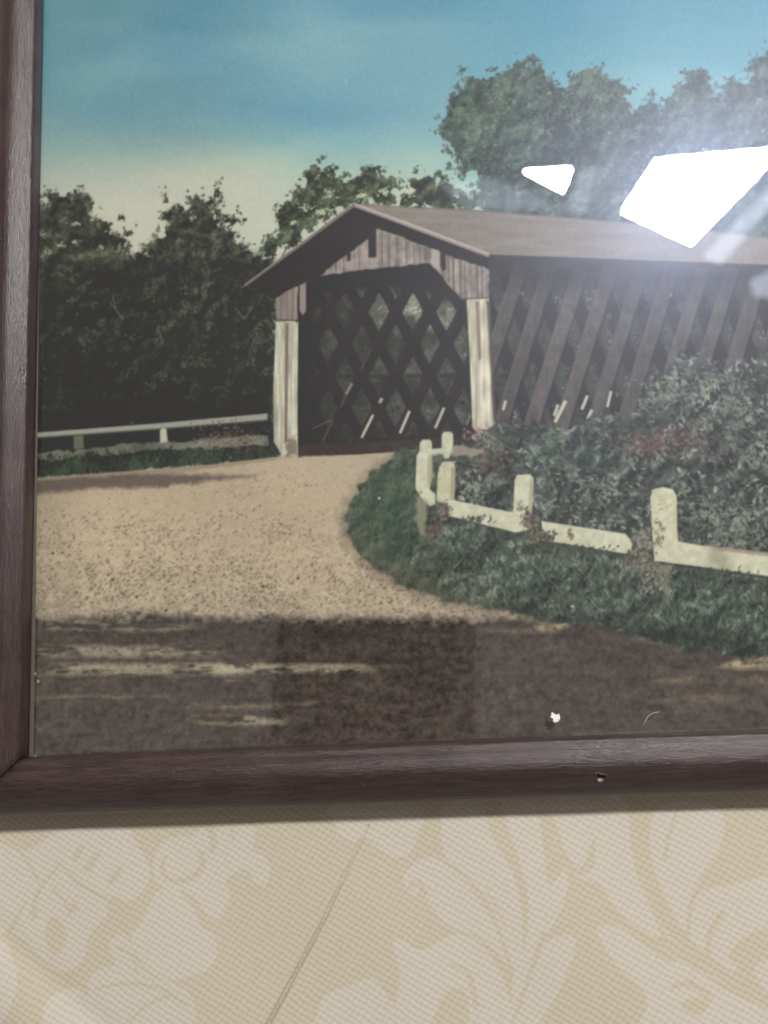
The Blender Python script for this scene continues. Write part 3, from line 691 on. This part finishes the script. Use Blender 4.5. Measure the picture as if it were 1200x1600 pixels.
def cloth_material():
    m = Mat('damask_cloth')
    at = m.n.new('ShaderNodeAttribute'); at.attribute_name = 'figure'
    fig = at.outputs['Fac']
    # woven threads: two crossing sets, pitch a little under a millimetre
    v = m.coords((1000, 1000, 1000), (0, 0, math.radians(-11)))
    wob = m.n.new('ShaderNodeTexNoise'); wob.inputs['Scale'].default_value = .35; wob.inputs['Detail'].default_value = 2
    m.link(v, wob.inputs['Vector'])
    vm = m.n.new('ShaderNodeVectorMath'); vm.operation = 'MULTIPLY_ADD'
    m.link(wob.outputs['Color'], vm.inputs[0]); vm.inputs[1].default_value = (.9, .9, 0); m.link(v, vm.inputs[2])
    sx = m.n.new('ShaderNodeSeparateXYZ'); m.link(vm.outputs[0], sx.inputs[0])
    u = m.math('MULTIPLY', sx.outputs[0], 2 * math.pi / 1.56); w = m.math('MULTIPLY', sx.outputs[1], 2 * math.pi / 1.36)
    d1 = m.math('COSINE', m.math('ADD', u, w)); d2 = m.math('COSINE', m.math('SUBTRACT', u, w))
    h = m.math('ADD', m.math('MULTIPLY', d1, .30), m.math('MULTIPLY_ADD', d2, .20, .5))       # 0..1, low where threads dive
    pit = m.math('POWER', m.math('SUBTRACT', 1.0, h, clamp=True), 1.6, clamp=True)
    yarn = m.noise(m.coords((1500, 5200, 1000), (0, 0, math.radians(-11))), 1, 3)
    blot = m.noise(m.coords(), 30, 4)
    base = m.mix(fig, CLOTH_GROUND, CLOTH_FIGURE)
    base = m.mix(m.math('MULTIPLY', blot, .22), base, m.mix(fig, (.52, .46, .335), (.57, .515, .445)))
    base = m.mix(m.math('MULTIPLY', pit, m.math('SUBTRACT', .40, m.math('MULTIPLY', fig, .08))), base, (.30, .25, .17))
    base = m.mix(m.math('MULTIPLY_ADD', yarn, .24, -.04, clamp=True), base, (.76, .74, .68))
    m.set(Base_Color=base, Roughness=m.math('SUBTRACT', .75, m.math('MULTIPLY', fig, .14)))
    m.bsdf.inputs['Specular IOR Level'].default_value = .25
    m.bsdf.inputs['Sheen Weight'].default_value = .12
    m.bump(m.math('ADD', h, m.math('MULTIPLY', yarn, .25)), .32, .00018)
    return m.m
CLOTH_GROUND, CLOTH_FIGURE = (.566, .508, .388), (.612, .560, .478)

def plain(name, col, rough=.6, spec=.3, var=.15, scale=200):
    m = Mat(name)
    n = m.noise(m.coords(), scale, 4)
    c = m.mix(n, tuple(k * (1 - var) for k in col), tuple(k * (1 + var) for k in col))
    m.set(Base_Color=c, Roughness=rough); m.bsdf.inputs['Specular IOR Level'].default_value = spec
    return m.m

def emit(name, col, s):
    m = Mat(name); m.n.remove(m.bsdf)
    e = m.n.new('ShaderNodeEmission'); e.inputs[0].default_value = (*col, 1); e.inputs[1].default_value = s
    m.link(e.outputs[0], m.out.inputs['Surface']); return m.m

WOOD = wood_material(); PRINT = print_material(); GLASS = glass_material(); CLOTH = cloth_material()

# ------------------------------------------------------------------ the cloth (setting)
# damask figure, drawn in the same pixel grid: pale scrolls on a straw ground
FX0, FY0, FX1, FY1 = -60, 1200, 1260, 1660
def cloth_figure():
    """pale woven scrolls; returns an array 0..1 over the window FX0..FX1, FY0..FY1"""
    gx, gy = np.meshgrid(np.arange(FX0, FX1) + .5, np.arange(FY0, FY1) + .5)
    M = np.zeros(gx.shape)
    rr = np.random.default_rng(4)
    def win(pts, pad):
        p = np.asarray(pts, float)
        return (slice(max(int(p[:, 1].min() - pad) - FY0, 0), max(int(p[:, 1].max() + pad) - FY0, 0)), slice(max(int(p[:, 0].min() - pad) - FX0, 0), max(int(p[:, 0].max() + pad) - FX0, 0)))
    def psdf(pts, sl):
        p = np.asarray(pts, float); n = len(p); x, y = gx[sl], gy[sl]; d = np.full(x.shape, 1e9); ins = np.zeros(x.shape, bool)
        for i in range(n):
            (ax, ay), (bx, by) = p[i], p[(i + 1) % n]
            ex, ey = bx - ax, by - ay; wx, wy = x - ax, y - ay
            t = np.clip((wx * ex + wy * ey) / (ex * ex + ey * ey + 1e-9), 0, 1)
            d = np.minimum(d, (wx - ex * t) ** 2 + (wy - ey * t) ** 2)
            if ay != by: ins ^= ((ay > y) != (by > y)) & (x < ex * (y - ay) / (by - ay) + ax)
        return np.where(ins, -1, 1) * np.sqrt(d)
    def smooth(pts, closed=True):
        """Catmull-Rom through the given points"""
        p = np.asarray(pts, float); n = len(p); out = []
        for i in range(n if closed else n - 1):
            a, b, c, d = (p[(i + k) % n] if closed else p[min(max(i + k, 0), n - 1)] for k in (-1, 0, 1, 2))
            for t in np.linspace(0, 1, 5)[:-1]:
                out.append(.5 * ((2 * b) + (c - a) * t + (2 * a - 5 * b + 4 * c - d) * t * t + (3 * b - a - 3 * c + d) * t ** 3))
        if not closed: out.append(p[-1])
        return out
    def fill(pts, v, soft=3.0):
        q = smooth(pts); sl = win(q, 6)
        a = np.clip(.5 - psdf(q, sl) / soft, 0, 1); M[sl] = M[sl] * (1 - a) + v * a
    def vein(pts, w0, w1, v=0., soft=3.0):
        q = smooth(pts, False); n = len(q)
        for i in range(n - 1):
            (ax, ay), (bx, by) = q[i], q[i + 1]
            w = w0 + (w1 - w0) * i / n; sl = win([q[i], q[i + 1]], w + 6); x, y = gx[sl], gy[sl]
            ex, ey = bx - ax, by - ay
            t = np.clip(((x - ax) * ex + (y - ay) * ey) / (ex * ex + ey * ey + 1e-9), 0, 1)
            a = np.clip(.5 - (np.hypot(x - ax - ex * t, y - ay - ey * t) - w / 2) / soft, 0, 1)
            M[sl] = M[sl] * (1 - a) + v * a
    o = 1270
    def F(*p, v=1.0): fill([(a, b + o) for a, b in p], v)
    def V(p, w0, w1, v=0.): vein([(a, b + o) for a, b in p], w0, w1, v)
    # left medallion
    F((-60, 40), (0, 48), (40, 60), (95, 30), (190, 22), (216, 55), (235, 90), (226, 120), (200, 140), (180, 130), (166, 140), (168, 162), (140, 190), (130, 230), (100, 250), (75, 240), (50, 215), (20, 190), (-60, 190))
    F((240, 92), (245, 60), (265, 40), (300, 38), (325, 20), (396, 22), (396, 58), (415, 70), (422, 95), (412, 118), (396, 108), (388, 90), (368, 95), (352, 108), (360, 132), (350, 155), (335, 170), (318, 155), (300, 130), (270, 125), (250, 115))
    F((235, 140), (250, 122), (285, 125), (300, 145), (315, 180), (335, 195), (338, 225), (325, 245), (295, 258), (260, 262), (235, 250), (215, 225), (205, 195), (215, 165))
    F((170, 205), (190, 190), (205, 205), (215, 235), (240, 258), (275, 268), (300, 290), (305, 320), (300, 360), (150, 360), (140, 300), (138, 265), (155, 245), (178, 240), (175, 222))
    F((-60, 195), (5, 200), (18, 222), (30, 255), (25, 290), (0, 330), (-60, 330))
    F((78, 292), (110, 275), (140, 290), (150, 320), (140, 360), (90, 360), (70, 320))
    V([(256, 72), (254, 92), (270, 108), (298, 104), (316, 84), (312, 66)], 7, 11)
    V([(326, 22), (334, 46), (330, 60)], 12, 6); V([(362, 24), (364, 44)], 4, 3)
    V([(284, 124), (306, 150), (322, 178)], 7, 4); V([(232, 130), (222, 160), (208, 182)], 12, 6)
    V([(182, 212), (206, 224), (214, 252)], 6, 4); V([(150, 276), (200, 268), (250, 276), (292, 302)], 4, 8); V([(180, 350), (230, 302), (270, 286)], 4, 6)
    for ex, ey, l_, a_ in ((181, 98, 13, 2.2), (144, 78, 14, 2.2), (122, 64, 9, 2.1)):
        V([(ex - l_ * math.cos(a_), ey - l_ * math.sin(a_)), (ex, ey), (ex + l_ * math.cos(a_), ey + l_ * math.sin(a_))], 9, 11)
    V([(88, 76), (104, 90), (124, 112), (166, 134)], 4, 8); V([(52, 150), (62, 120), (94, 80)], 7, 4); V([(26, 52), (50, 90), (60, 108)], 4, 6); V([(40, 140), (20, 178), (4, 196)], 5, 9)
    F((78, 165), (95, 172), (104, 195), (88, 225), (70, 200), v=0); F((44, 156), (54, 150), (60, 162), (50, 168), v=0); F((106, 146), (118, 140), (124, 150), (112, 156), v=0)
    V([(80, 118), (100, 140), (110, 160)], 4, 5); V([(16, 210), (44, 240), (74, 262)], 8, 14)
    # heart below the rail
    F((520, -10), (524, 16), (532, 36), (552, 47), (569, 40), (584, 48), (606, 66), (627, 71), (643, 60), (652, 40), (654, -10))
    # first fan of leaves
    F((690, 22), (694, -15), (750, -15), (770, 40), (800, 90), (815, 150), (815, 232), (801, 240), (780, 182), (752, 132), (716, 96), (694, 62))
    F((630, 106), (644, 84), (672, 70), (700, 84), (740, 125), (775, 180), (796, 244), (775, 217), (745, 192), (716, 186), (690, 166), (670, 142), (657, 120), (650, 132), (640, 126))
    F((786, -15), (836, -15), (850, 60), (858, 112), (886, 90), (882, 140), (850, 202), (830, 250), (815, 300), (805, 340), (801, 262), (822, 202), (826, 132), (810, 70))
    F((614, 200), (632, 202), (658, 216), (690, 200), (720, 190), (750, 205), (776, 240), (796, 290), (802, 345), (640, 360), (620, 300), (626, 252))
    F((494, 322), (510, 286), (550, 270), (582, 260), (602, 282), (622, 312), (645, 360), (494, 360))
    F((830, 252), (850, 207), (884, 190), (900, 202), (890, 242), (868, 292), (830, 345), (803, 360), (812, 300))
    V([(690, 72), (728, 100), (762, 142), (786, 200), (800, 258)], 5, 5); V([(850, 190), (826, 262), (803, 330)], 9, 5); V([(706, 238), (732, 252), (744, 300)], 5, 12); V([(762, 120), (790, 178)], 3, 4)
    F((690, 290), (716, 276), (732, 290), (728, 345), (676, 350), v=0); V([(640, 118), (652, 108), (664, 126)], 5, 10)
    # second fan
    F((836, -15), (868, 14), (884, 62), (905, 86), (920, 64), (930, -15))
    F((932, -15), (984, -15), (1000, 60), (1006, 120), (1034, 194), (1000, 182), (965, 152), (936, 112), (896, 100), (930, 84))
    F((1044, -15), (1100, -15), (1132, 6), (1124, 60), (1086, 120), (1072, 204), (1040, 190), (1020, 130), (1014, 70), (1020, 10))
    F((1085, 142), (1112, 118), (1150, 112), (1200, 100), (1262, 96), (1262, 170), (1184, 186), (1140, 222), (1152, 246), (1122, 262), (1100, 222), (1078, 212))
    F((932, 182), (970, 180), (1020, 212), (1080, 240), (1140, 282), (1200, 306), (1262, 320), (1262, 380), (1000, 380), (1012, 302), (1000, 272), (962, 236))
    F((1180, 250), (1200, 232), (1262, 220), (1262, 290), (1210, 290))
    V([(996, -15), (1006, 80), (1030, 142), (1070, 204), (1120, 244), (1184, 292), (1240, 318)], 30, 12); V([(964, 164), (1008, 204), (1052, 232)], 5, 11); V([(1060, -5), (1046, 36), (1040, 72)], 4, 8)
    V([(1128, 70), (1086, 128), (1074, 206)], 8, 6); V([(1130, 160), (1110, 192), (1108, 240)], 11, 6); V([(1050, 274), (1080, 268), (1110, 290)], 8, 14); F((1062, 300), (1090, 290), (1110, 302), (1088, 318), v=0)
    return M

FIG = cloth_figure()
def figure_at(px, py):
    w, h = FX1 - FX0, FY1 - FY0
    def fold(v, n):
        v = np.mod(v, 2 * n); return np.where(v >= n, 2 * n - 1e-3 - v, v)
    x = np.clip(fold(px - FX0, w), 0, w - 1.001); y = np.clip(fold(py - FY0, h), 0, h - 1.001)
    ix, iy = x.astype(int), y.astype(int); fx, fy = x - ix, y - iy
    return (FIG[iy, ix] * (1 - fx) + FIG[iy, ix + 1] * fx) * (1 - fy) + (FIG[iy + 1, ix] * (1 - fx) + FIG[iy + 1, ix + 1] * fx) * fy

def ticks(parts):
    out = []
    for a, b, s in parts: out.append(np.arange(a, b - 1e-6, s))
    out.append([parts[-1][1]]); return np.concatenate(out)

cx = ticks([(-240, -100, 4), (-100, 80, .23), (80, 260, 4)])
cy = ticks([(-200, -76, 4), (-76, -28, .23), (-28, 280, 4)])
gx, gy = np.meshgrid(cx, cy)
def seg_d(x, y, a, b):
    ex, ey = b[0] - a[0], b[1] - a[1]
    t = np.clip(((x - a[0]) * ex + (y - a[1]) * ey) / (ex * ex + ey * ey), 0, 1)
    return np.hypot(x - a[0] - ex * t, y - a[1] - ey * t), t
z = .16 * np.sin(gx / 17 + 1) * np.sin(gy / 11) + .10 * np.sin(gx / 6.1 + gy / 7.3)
dc, tc = seg_d(gx, gy, (-17.8, -37.0), (-26.9, -53.7)); d2, t2 = seg_d(gx, gy, (-26.9, -53.7), (-42.5, -79.0))
d_ = np.minimum(dc, d2); dep = np.where(dc < d2, .45 + .5 * tc, .95 + .5 * t2); wid = np.where(dc < d2, .34 + .10 * tc, .44 + .2 * t2)
z = z - dep * np.clip(1 - d_ / wid, 0, 1)                                                                         # a pulled thread line in the cloth
fd, ft = seg_d(gx, gy, (-106, -52), (-70, -82))
z = z + 1.1 * np.exp(-(fd / 6.5) ** 2) - .35 * np.exp(-((fd - 8.5) / 2.6) ** 2)                                  # a soft fold at the lower left
z = np.minimum(z, np.where((gx > -97) & (gy > -36), -.02, 9)) * np.where((gx > -97) & (gy > -35), .1, 1)   # pressed flat below the frame
cloth_me = grid_mesh('tablecloth', cx, cy, z - .2)
set_color(cloth_me, 'figure', np.repeat(figure_at(*to_px(gx, gy, z * 0)).astype(np.float32)[..., None], 3, -1))
cloth = obj('tablecloth', cloth_me, CLOTH)
tag(cloth, 'cream damask cloth with pale woven scrolls under the picture', kind='structure')

# ------------------------------------------------------------------ the framed picture
XL, YB, XR, YT = -81.6, -21.5, 101.0, 152.0        # the opening between the rails, mm
pic = empty('framed_picture', (XL * MM, YB * MM, 0))
tag(pic, 'covered bridge print under glass in a brown wooden frame on cream cloth', 'picture')
def local(o): o.location = (-XL * MM, -YB * MM, 0)

# rail profile: (distance outwards from the opening, height), mm
PROFILE = [(3.4, 5.2), (0, 5.2), (0, 5.6), (0, 6.4), (0, 7.2), (.05, 7.75), (.22, 8.15), (.55, 8.4), (.95, 8.52), (1.3, 8.7), (1.8, 9.1), (2.4, 9.48), (3.1, 9.76), (3.9, 9.92), (4.7, 9.94), (5.5, 9.82), (6.3, 9.6), (7.1, 9.28),
           (7.9, 8.86), (8.6, 8.42), (9.3, 7.9), (9.9, 7.32), (10.4, 6.65), (10.75, 5.9), (10.95, 5.0), (11.05, 3.8), (11.05, 2.6), (11.05, 1.2), (11.0, 0), (3.4, 0)]
def rail(name, length, seed, dents=(), bow=0., taper=0.):
    """one mitred moulding along +x, its opening edge at y = 0 and the rail body towards -y"""
    r = np.random.default_rng(seed)
    ts = set(np.linspace(0, 1, 90))
    for dx, *_ in dents:
        for k in np.linspace(-3.2, 3.2, 60): ts.add(min(max((dx + k) / length, 0), 1))
    ts = sorted(ts)
    prof = []
    for (a, b), (c, d) in zip(PROFILE, PROFILE[1:] + PROFILE[:1]):          # refine the curved face
        n = 4 if dents and 4 < max(a, c) < 11.05 and min(b, d) > 3 else 1
        for k in range(n): prof.append((a + (c - a) * k / n, b + (d - b) * k / n))
    n = len(prof); V = []; bare = []
    wob = lambda t, f, ph: math.sin(t * f + ph)
    ph = r.uniform(0, 6, 4)
    for t in ts:
        for s, h in prof:
            gap = .11
            x0, x1 = -s + gap, length + s - gap
            x = x0 + (x1 - x0) * t
            y = -s * (1 - taper * t) + bow * 4 * t * (1 - t)
            zz = h + (.05 * wob(t, 23, ph[0]) + .03 * wob(t, 61, ph[1])) * (h > 5.3)
            b = 0.
            for dx, ds, rx, rs, depth, bb in dents:
                q = ((x - dx) / rx) ** 2 + ((s - ds) / rs) ** 2
                if h > 3 and s > .5 and q < 4:
                    q *= 1 + .5 * math.sin(3 * math.atan2(s - ds, x - dx) + dx)
                    zz -= depth * math.exp(-q * 1.6) - depth * .22 * math.exp(-(math.sqrt(q) - 1.3) ** 2 * 9)
                    if bb:
                        qq = ((x - dx + .05) / .42) ** 2 + ((s - ds - .42) / .26) ** 2 + .4 * math.sin(x * 21) * math.sin(s * 17)
                        b = max(b, min(1, max(0, 1.5 - qq)))
            V.append((x * MM, y * MM, zz * MM)); bare.append(b)
    F = [(i * n + j, i * n + (j + 1) % n, (i + 1) * n + (j + 1) % n, (i + 1) * n + j) for i in range(len(ts) - 1) for j in range(n)]
    F.append(tuple(range(n)[::-1])); F.append(tuple((len(ts) - 1) * n + j for j in range(n)))
    me = mesh_from(name, V, F, True)
    bm = bmesh.new(); bm.from_mesh(me); bmesh.ops.recalc_face_normals(bm, faces=bm.faces)
    for e in bm.edges:
        if len(e.link_faces) == 2 and e.calc_face_angle(0) > .6 and not dents: e.smooth = False
    for f in bm.faces:
        if len(f.verts) > 4: f.smooth = False
    bm.to_mesh(me); bm.free()
    set_color(me, 'bare', np.repeat(np.array(bare, np.float32)[:, None], 3, 1))
    return me
W_, H_ = XR - XL, YT - YB
# along each rail the local x axis follows the grain
b = obj('bottom_rail', rail('bottom_rail', W_, 1, dents=((NAIL_X - XL, NAIL_S, .62, .5, 1.15, True), (64.5, 6.1, .5, .3, .22, False), (22.0, 4.6, 1.8, .22, .16, False)), bow=.22, taper=.03), WOOD, pic)
l = obj('left_rail', rail('left_rail', H_, 2, dents=((70., 5.2, .5, .35, .2, False),)), WOOD, pic)
l.location = (0, H_ * MM, 0); l.rotation_euler = (0, 0, -math.pi / 2)
t = obj('top_rail', rail('top_rail', W_, 3), WOOD, pic); t.location = (W_ * MM, H_ * MM, 0); t.rotation_euler = (0, 0, math.pi)
r_ = obj('right_rail', rail('right_rail', H_, 4), WOOD, pic); r_.location = (W_ * MM, 0, 0); r_.rotation_euler = (0, 0, math.pi / 2)
tag(b, 'bottom rail with a small nail hole and a pale chip')

def box_mesh(name, x0, y0, z0, x1, y1, z1, bevel=0.):
    bm = bmesh.new(); bmesh.ops.create_cube(bm, size=1)
    for v in bm.verts:
        v.co = Vector(((x0 + x1) / 2 + v.co.x * (x1 - x0), (y0 + y1) / 2 + v.co.y * (y1 - y0), (z0 + z1) / 2 + v.co.z * (z1 - z0))) * MM
    if bevel: bmesh.ops.bevel(bm, geom=bm.edges[:], offset=bevel * MM, segments=3, affect='EDGES', profile=.5)
    me = bpy.data.meshes.new(name); bm.to_mesh(me); bm.free(); return me

back = obj('backing_card', box_mesh('backing_card', XL - 3.1, YB - 3.1, .8, XR + 3.1, YT + 3.1, 2.75), plain('grey_card', (.20, .165, .13), .9, .1, .2, 900), pic); local(back)
glass = obj('glass_pane', box_mesh('glass_pane', XL - 3.2, YB - 3.2, 3.15, XR + 3.2, YT + 3.2, 5.1), GLASS, pic); local(glass)

# the print itself
paint_print()
PZ = 2.95
px_ = ticks([(0, 158, .172), (158, 185.6, 1.0)]); py_ = ticks([(YB - 3, 144, .172), (144, YT + 3, 1.0)])
gx, gy = np.meshgrid(px_, py_)
gx = -81.85 + gx - np.interp(gy, [-25, 10, 50, 100, 155], [.0, .04, .45, .95, 1.25]) * np.clip(1 - gx / 60, 0, 1)      # its left edge was not cut quite straight
u, v = to_px(gx, gy, gx * 0 + PZ)
u = np.clip(u - X0 - .5, 0, None); u = np.where(u > CW - 2, 2 * (CW - 2) - u, u); u = np.clip(u, 0, CW - 1.01)
v = np.clip(v - Y0 - .5, 0, CH - 1.01)
iu, iv = u.astype(int), v.astype(int); fu, fv = (u - iu)[..., None], (v - iv)[..., None]
A = lin(IMG)
rgb = (A[iv, iu] * (1 - fu) + A[iv, iu + 1] * fu) * (1 - fv) + (A[iv + 1, iu] * (1 - fu) + A[iv + 1, iu + 1] * fu) * fv
rgb = np.clip((rgb - np.array(VEIL)) / np.array(INK_K), .004, .93)
nx, ny = len(px_), len(py_)
pm = grid_mesh('print', px_, py_, np.full((ny, nx), PZ))
co = np.stack([gx, gy, gx * 0 + PZ], -1).astype(np.float32) * MM
pm.vertices.foreach_set('co', co.ravel()); pm.update()
set_color(pm, 'print', rgb.astype(np.float32))
pr_ = obj('print', pm, PRINT, pic); local(pr_)
tag(pr_, 'hand-tinted print of a covered bridge beside a gravel road')

# ------------------------------------------------------------------ crumbs on the glass
def fleck(name, cx, cy, pts, h, mat):
    bm = bmesh.new()
    top = [bm.verts.new(((cx + x * .8) * MM, (cy + y * .8) * MM, (5.1 + h * (.7 + .5 * random.random())) * MM)) for x, y in pts]
    bot = [bm.verts.new(((cx + x) * MM, (cy + y) * MM, 5.1 * MM)) for x, y in pts]
    mid = bm.verts.new((cx * MM, cy * MM, (5.1 + h * 1.3) * MM))
    n = len(pts)
    for i in range(n):
        j = (i + 1) % n
        bm.faces.new((bot[i], bot[j], top[j], top[i])); bm.faces.new((top[i], top[j], mid))
    bm.faces.new(bot[::-1]); bmesh.ops.recalc_face_normals(bm, faces=bm.faces)
    me = bpy.data.meshes.new(name); bm.to_mesh(me); bm.free(); return obj(name, me, mat)
random.seed(5)
white = plain('white_crumb', (.85, .84, .80), .8, .2, .05, 3000)
crumb = fleck('paint_fleck', *FLECK, [(-.25, -.95), (.5, -.7), (.85, -.1), (.75, .75), (.2, .55), (-.25, .85), (-.6, 1.05), (-.75, .55), (-.95, .15), (-.55, -.05), (-.6, -.55)], .28, white)
tag(crumb, 'tiny white fleck lying on the glass near the bottom rail', 'fleck')
def hair(name, pts, r, mat):
    V, F = [], []
    for i, p in enumerate(pts):
        d = Vector(pts[min(i + 1, len(pts) - 1)]) - Vector(pts[max(i - 1, 0)]); d.normalize()
        a = d.cross(Vector((0, 0, 1))).normalized(); bb = a.cross(d)
        for k in range(6): V.append((Vector(p) + (a * math.cos(k * math.pi / 3) + bb * math.sin(k * math.pi / 3)) * r) * MM)
    for i in range(len(pts) - 1):
        for k in range(6): F.append((i * 6 + k, i * 6 + (k + 1) % 6, i * 6 + 6 + (k + 1) % 6, i * 6 + 6 + k))
    return obj(name, mesh_from(name, V, F, True), mat)
hp = [Vector(HAIR0).lerp(Vector(HAIR1), k / 10) for k in range(11)]
hp = [Vector((p.x - .35 * math.sin(math.pi * k / 10), p.y + .42 * math.sin(math.pi * k / 10), 5.19 + .05 * math.sin(k))) for k, p in enumerate(hp)]
tag(hair('lint_fibre', hp, .07, plain('grey_lint', (.42, .38, .33), .8, .2)), 'short curved lint fibre on the glass beside the white fleck', 'fibre')

# ------------------------------------------------------------------ what the glass mirrors: the lit roof window and the phone that takes the picture
def pane_mesh(name, pts, z, th):
    bm = bmesh.new()
    lo = [bm.verts.new((x * MM, y * MM, z * MM)) for x, y in pts]; hi = [bm.verts.new((x * MM, y * MM, (z + th) * MM)) for x, y in pts]
    bm.faces.new(lo); bm.faces.new(hi[::-1]); n = len(pts)
    for i in range(n): bm.faces.new((lo[i], lo[(i + 1) % n], hi[(i + 1) % n], hi[i]))
    bmesh.ops.recalc_face_normals(bm, faces=bm.faces)
    me = bpy.data.meshes.new(name); bm.to_mesh(me); bm.free(); return me
ROOF = 1100.0
def sky_window(name, label, pts, level, sub=()):
    cxm = sum(p[0] for p in pts) / len(pts); cym = sum(p[1] for p in pts) / len(pts)
    w = empty(name, (cxm * MM, cym * MM, ROOF * MM)); tag(w, label, 'window')
    p = obj('pane', pane_mesh('pane', [(x - cxm, y - cym) for x, y in pts], 0, 2), emit(name + '_light', (1.0, .985, .955), level), w)
    grow = [(cxm + (x - cxm) * 1.12, cym + (y - cym) * 1.12) for x, y in pts]
    n = len(pts)
    for i in range(n):                                           # frame bars round the pane
        j = (i + 1) % n
        q = [pts[i], pts[j], grow[j], grow[i]]
        obj('frame_bar', pane_mesh('frame_bar', [(x - cxm, y - cym) for x, y in q], -3, 12), FRAME_GREY, w)
    return w
FRAME_GREY = plain('grey_window_frame', (.30, .30, .32), .6)
sky_window('roof_window', 'large bright roof window mirrored in the glass at upper right', [(328, 668), (392, 757), (600, 757), (432, 602)], WINDOW_L)
sky_window('roof_window', 'small triangular roof window mirrored beside the large one', [(168, 760), (250, 757), (232, 714)], WINDOW_L * .8)
def shade(label, pts, level):  # added glowing panel, stands in for a lit window reveal mirrored as a streak
    m = obj('added_glow_panel', pane_mesh('added_glow_panel', pts, ROOF, 3), emit('panel_glow', (.80, .88, 1.0), level))
    tag(m, label, 'glow panel')
shade('added narrow glowing panel along the large roof window', [(604, 722), (622, 711), (479, 563), (450, 579)], 3.2)
shade('added short glowing panel between the two roof windows', [(263, 750), (296, 754), (268, 677), (239, 679)], 1.7)
shade('added pale glowing panel left of the small roof window', [(28, 750), (106, 756), (180, 720), (210, 696), (145, 689), (59, 706)], 1.5)
shade('added small pale blue glowing panel below the large roof window', [(521, 531), (583, 556), (575, 491), (526, 504)], 3.0)

# the phone: camera frame, back towards the picture, lens at its upper right
bm = bmesh.new(); bmesh.ops.create_cube(bm, size=1)
for v in bm.verts: v.co = Vector((v.co.x * 76.4, v.co.y * 156, v.co.z * 8.2)) * MM
ve = [e for e in bm.edges if abs((e.verts[0].co - e.verts[1].co).z) > .004]
bmesh.ops.bevel(bm, geom=ve, offset=7 * MM, segments=6, affect='EDGES', profile=.5)
bmesh.ops.bevel(bm, geom=[e for e in bm.edges if e.is_manifold and abs(e.calc_face_angle(0)) > 1.2], offset=1.6 * MM, segments=3, affect='EDGES', profile=.5)
me = bpy.data.meshes.new('body'); bm.to_mesh(me); bm.free()
ph = empty('phone'); tag(ph, 'black phone held over the picture, its dark outline mirrored in the glass', 'phone')
body = obj('body', me, plain('black_phone', (.012, .012, .013), .45, .4, .1), ph)
ph.matrix_world = cam.matrix_world @ Matrix.Translation(Vector((-29.9, -76.1, 5.0)) * MM)
for k, yy in enumerate((-20., -36.)):
    bm = bmesh.new(); bmesh.ops.create_cone(bm, cap_ends=True, segments=32, radius1=6 * MM, radius2=5.6 * MM, depth=1.2 * MM)
    mm = bpy.data.meshes.new('camera_ring'); bm.to_mesh(mm); bm.free()
    ring = obj('camera_ring', mm, plain('dark_ring', (.02, .02, .022), .3, .5, .1), ph); ring.location = (29.5 * MM, (76.1 + yy) * MM, -4.4 * MM)
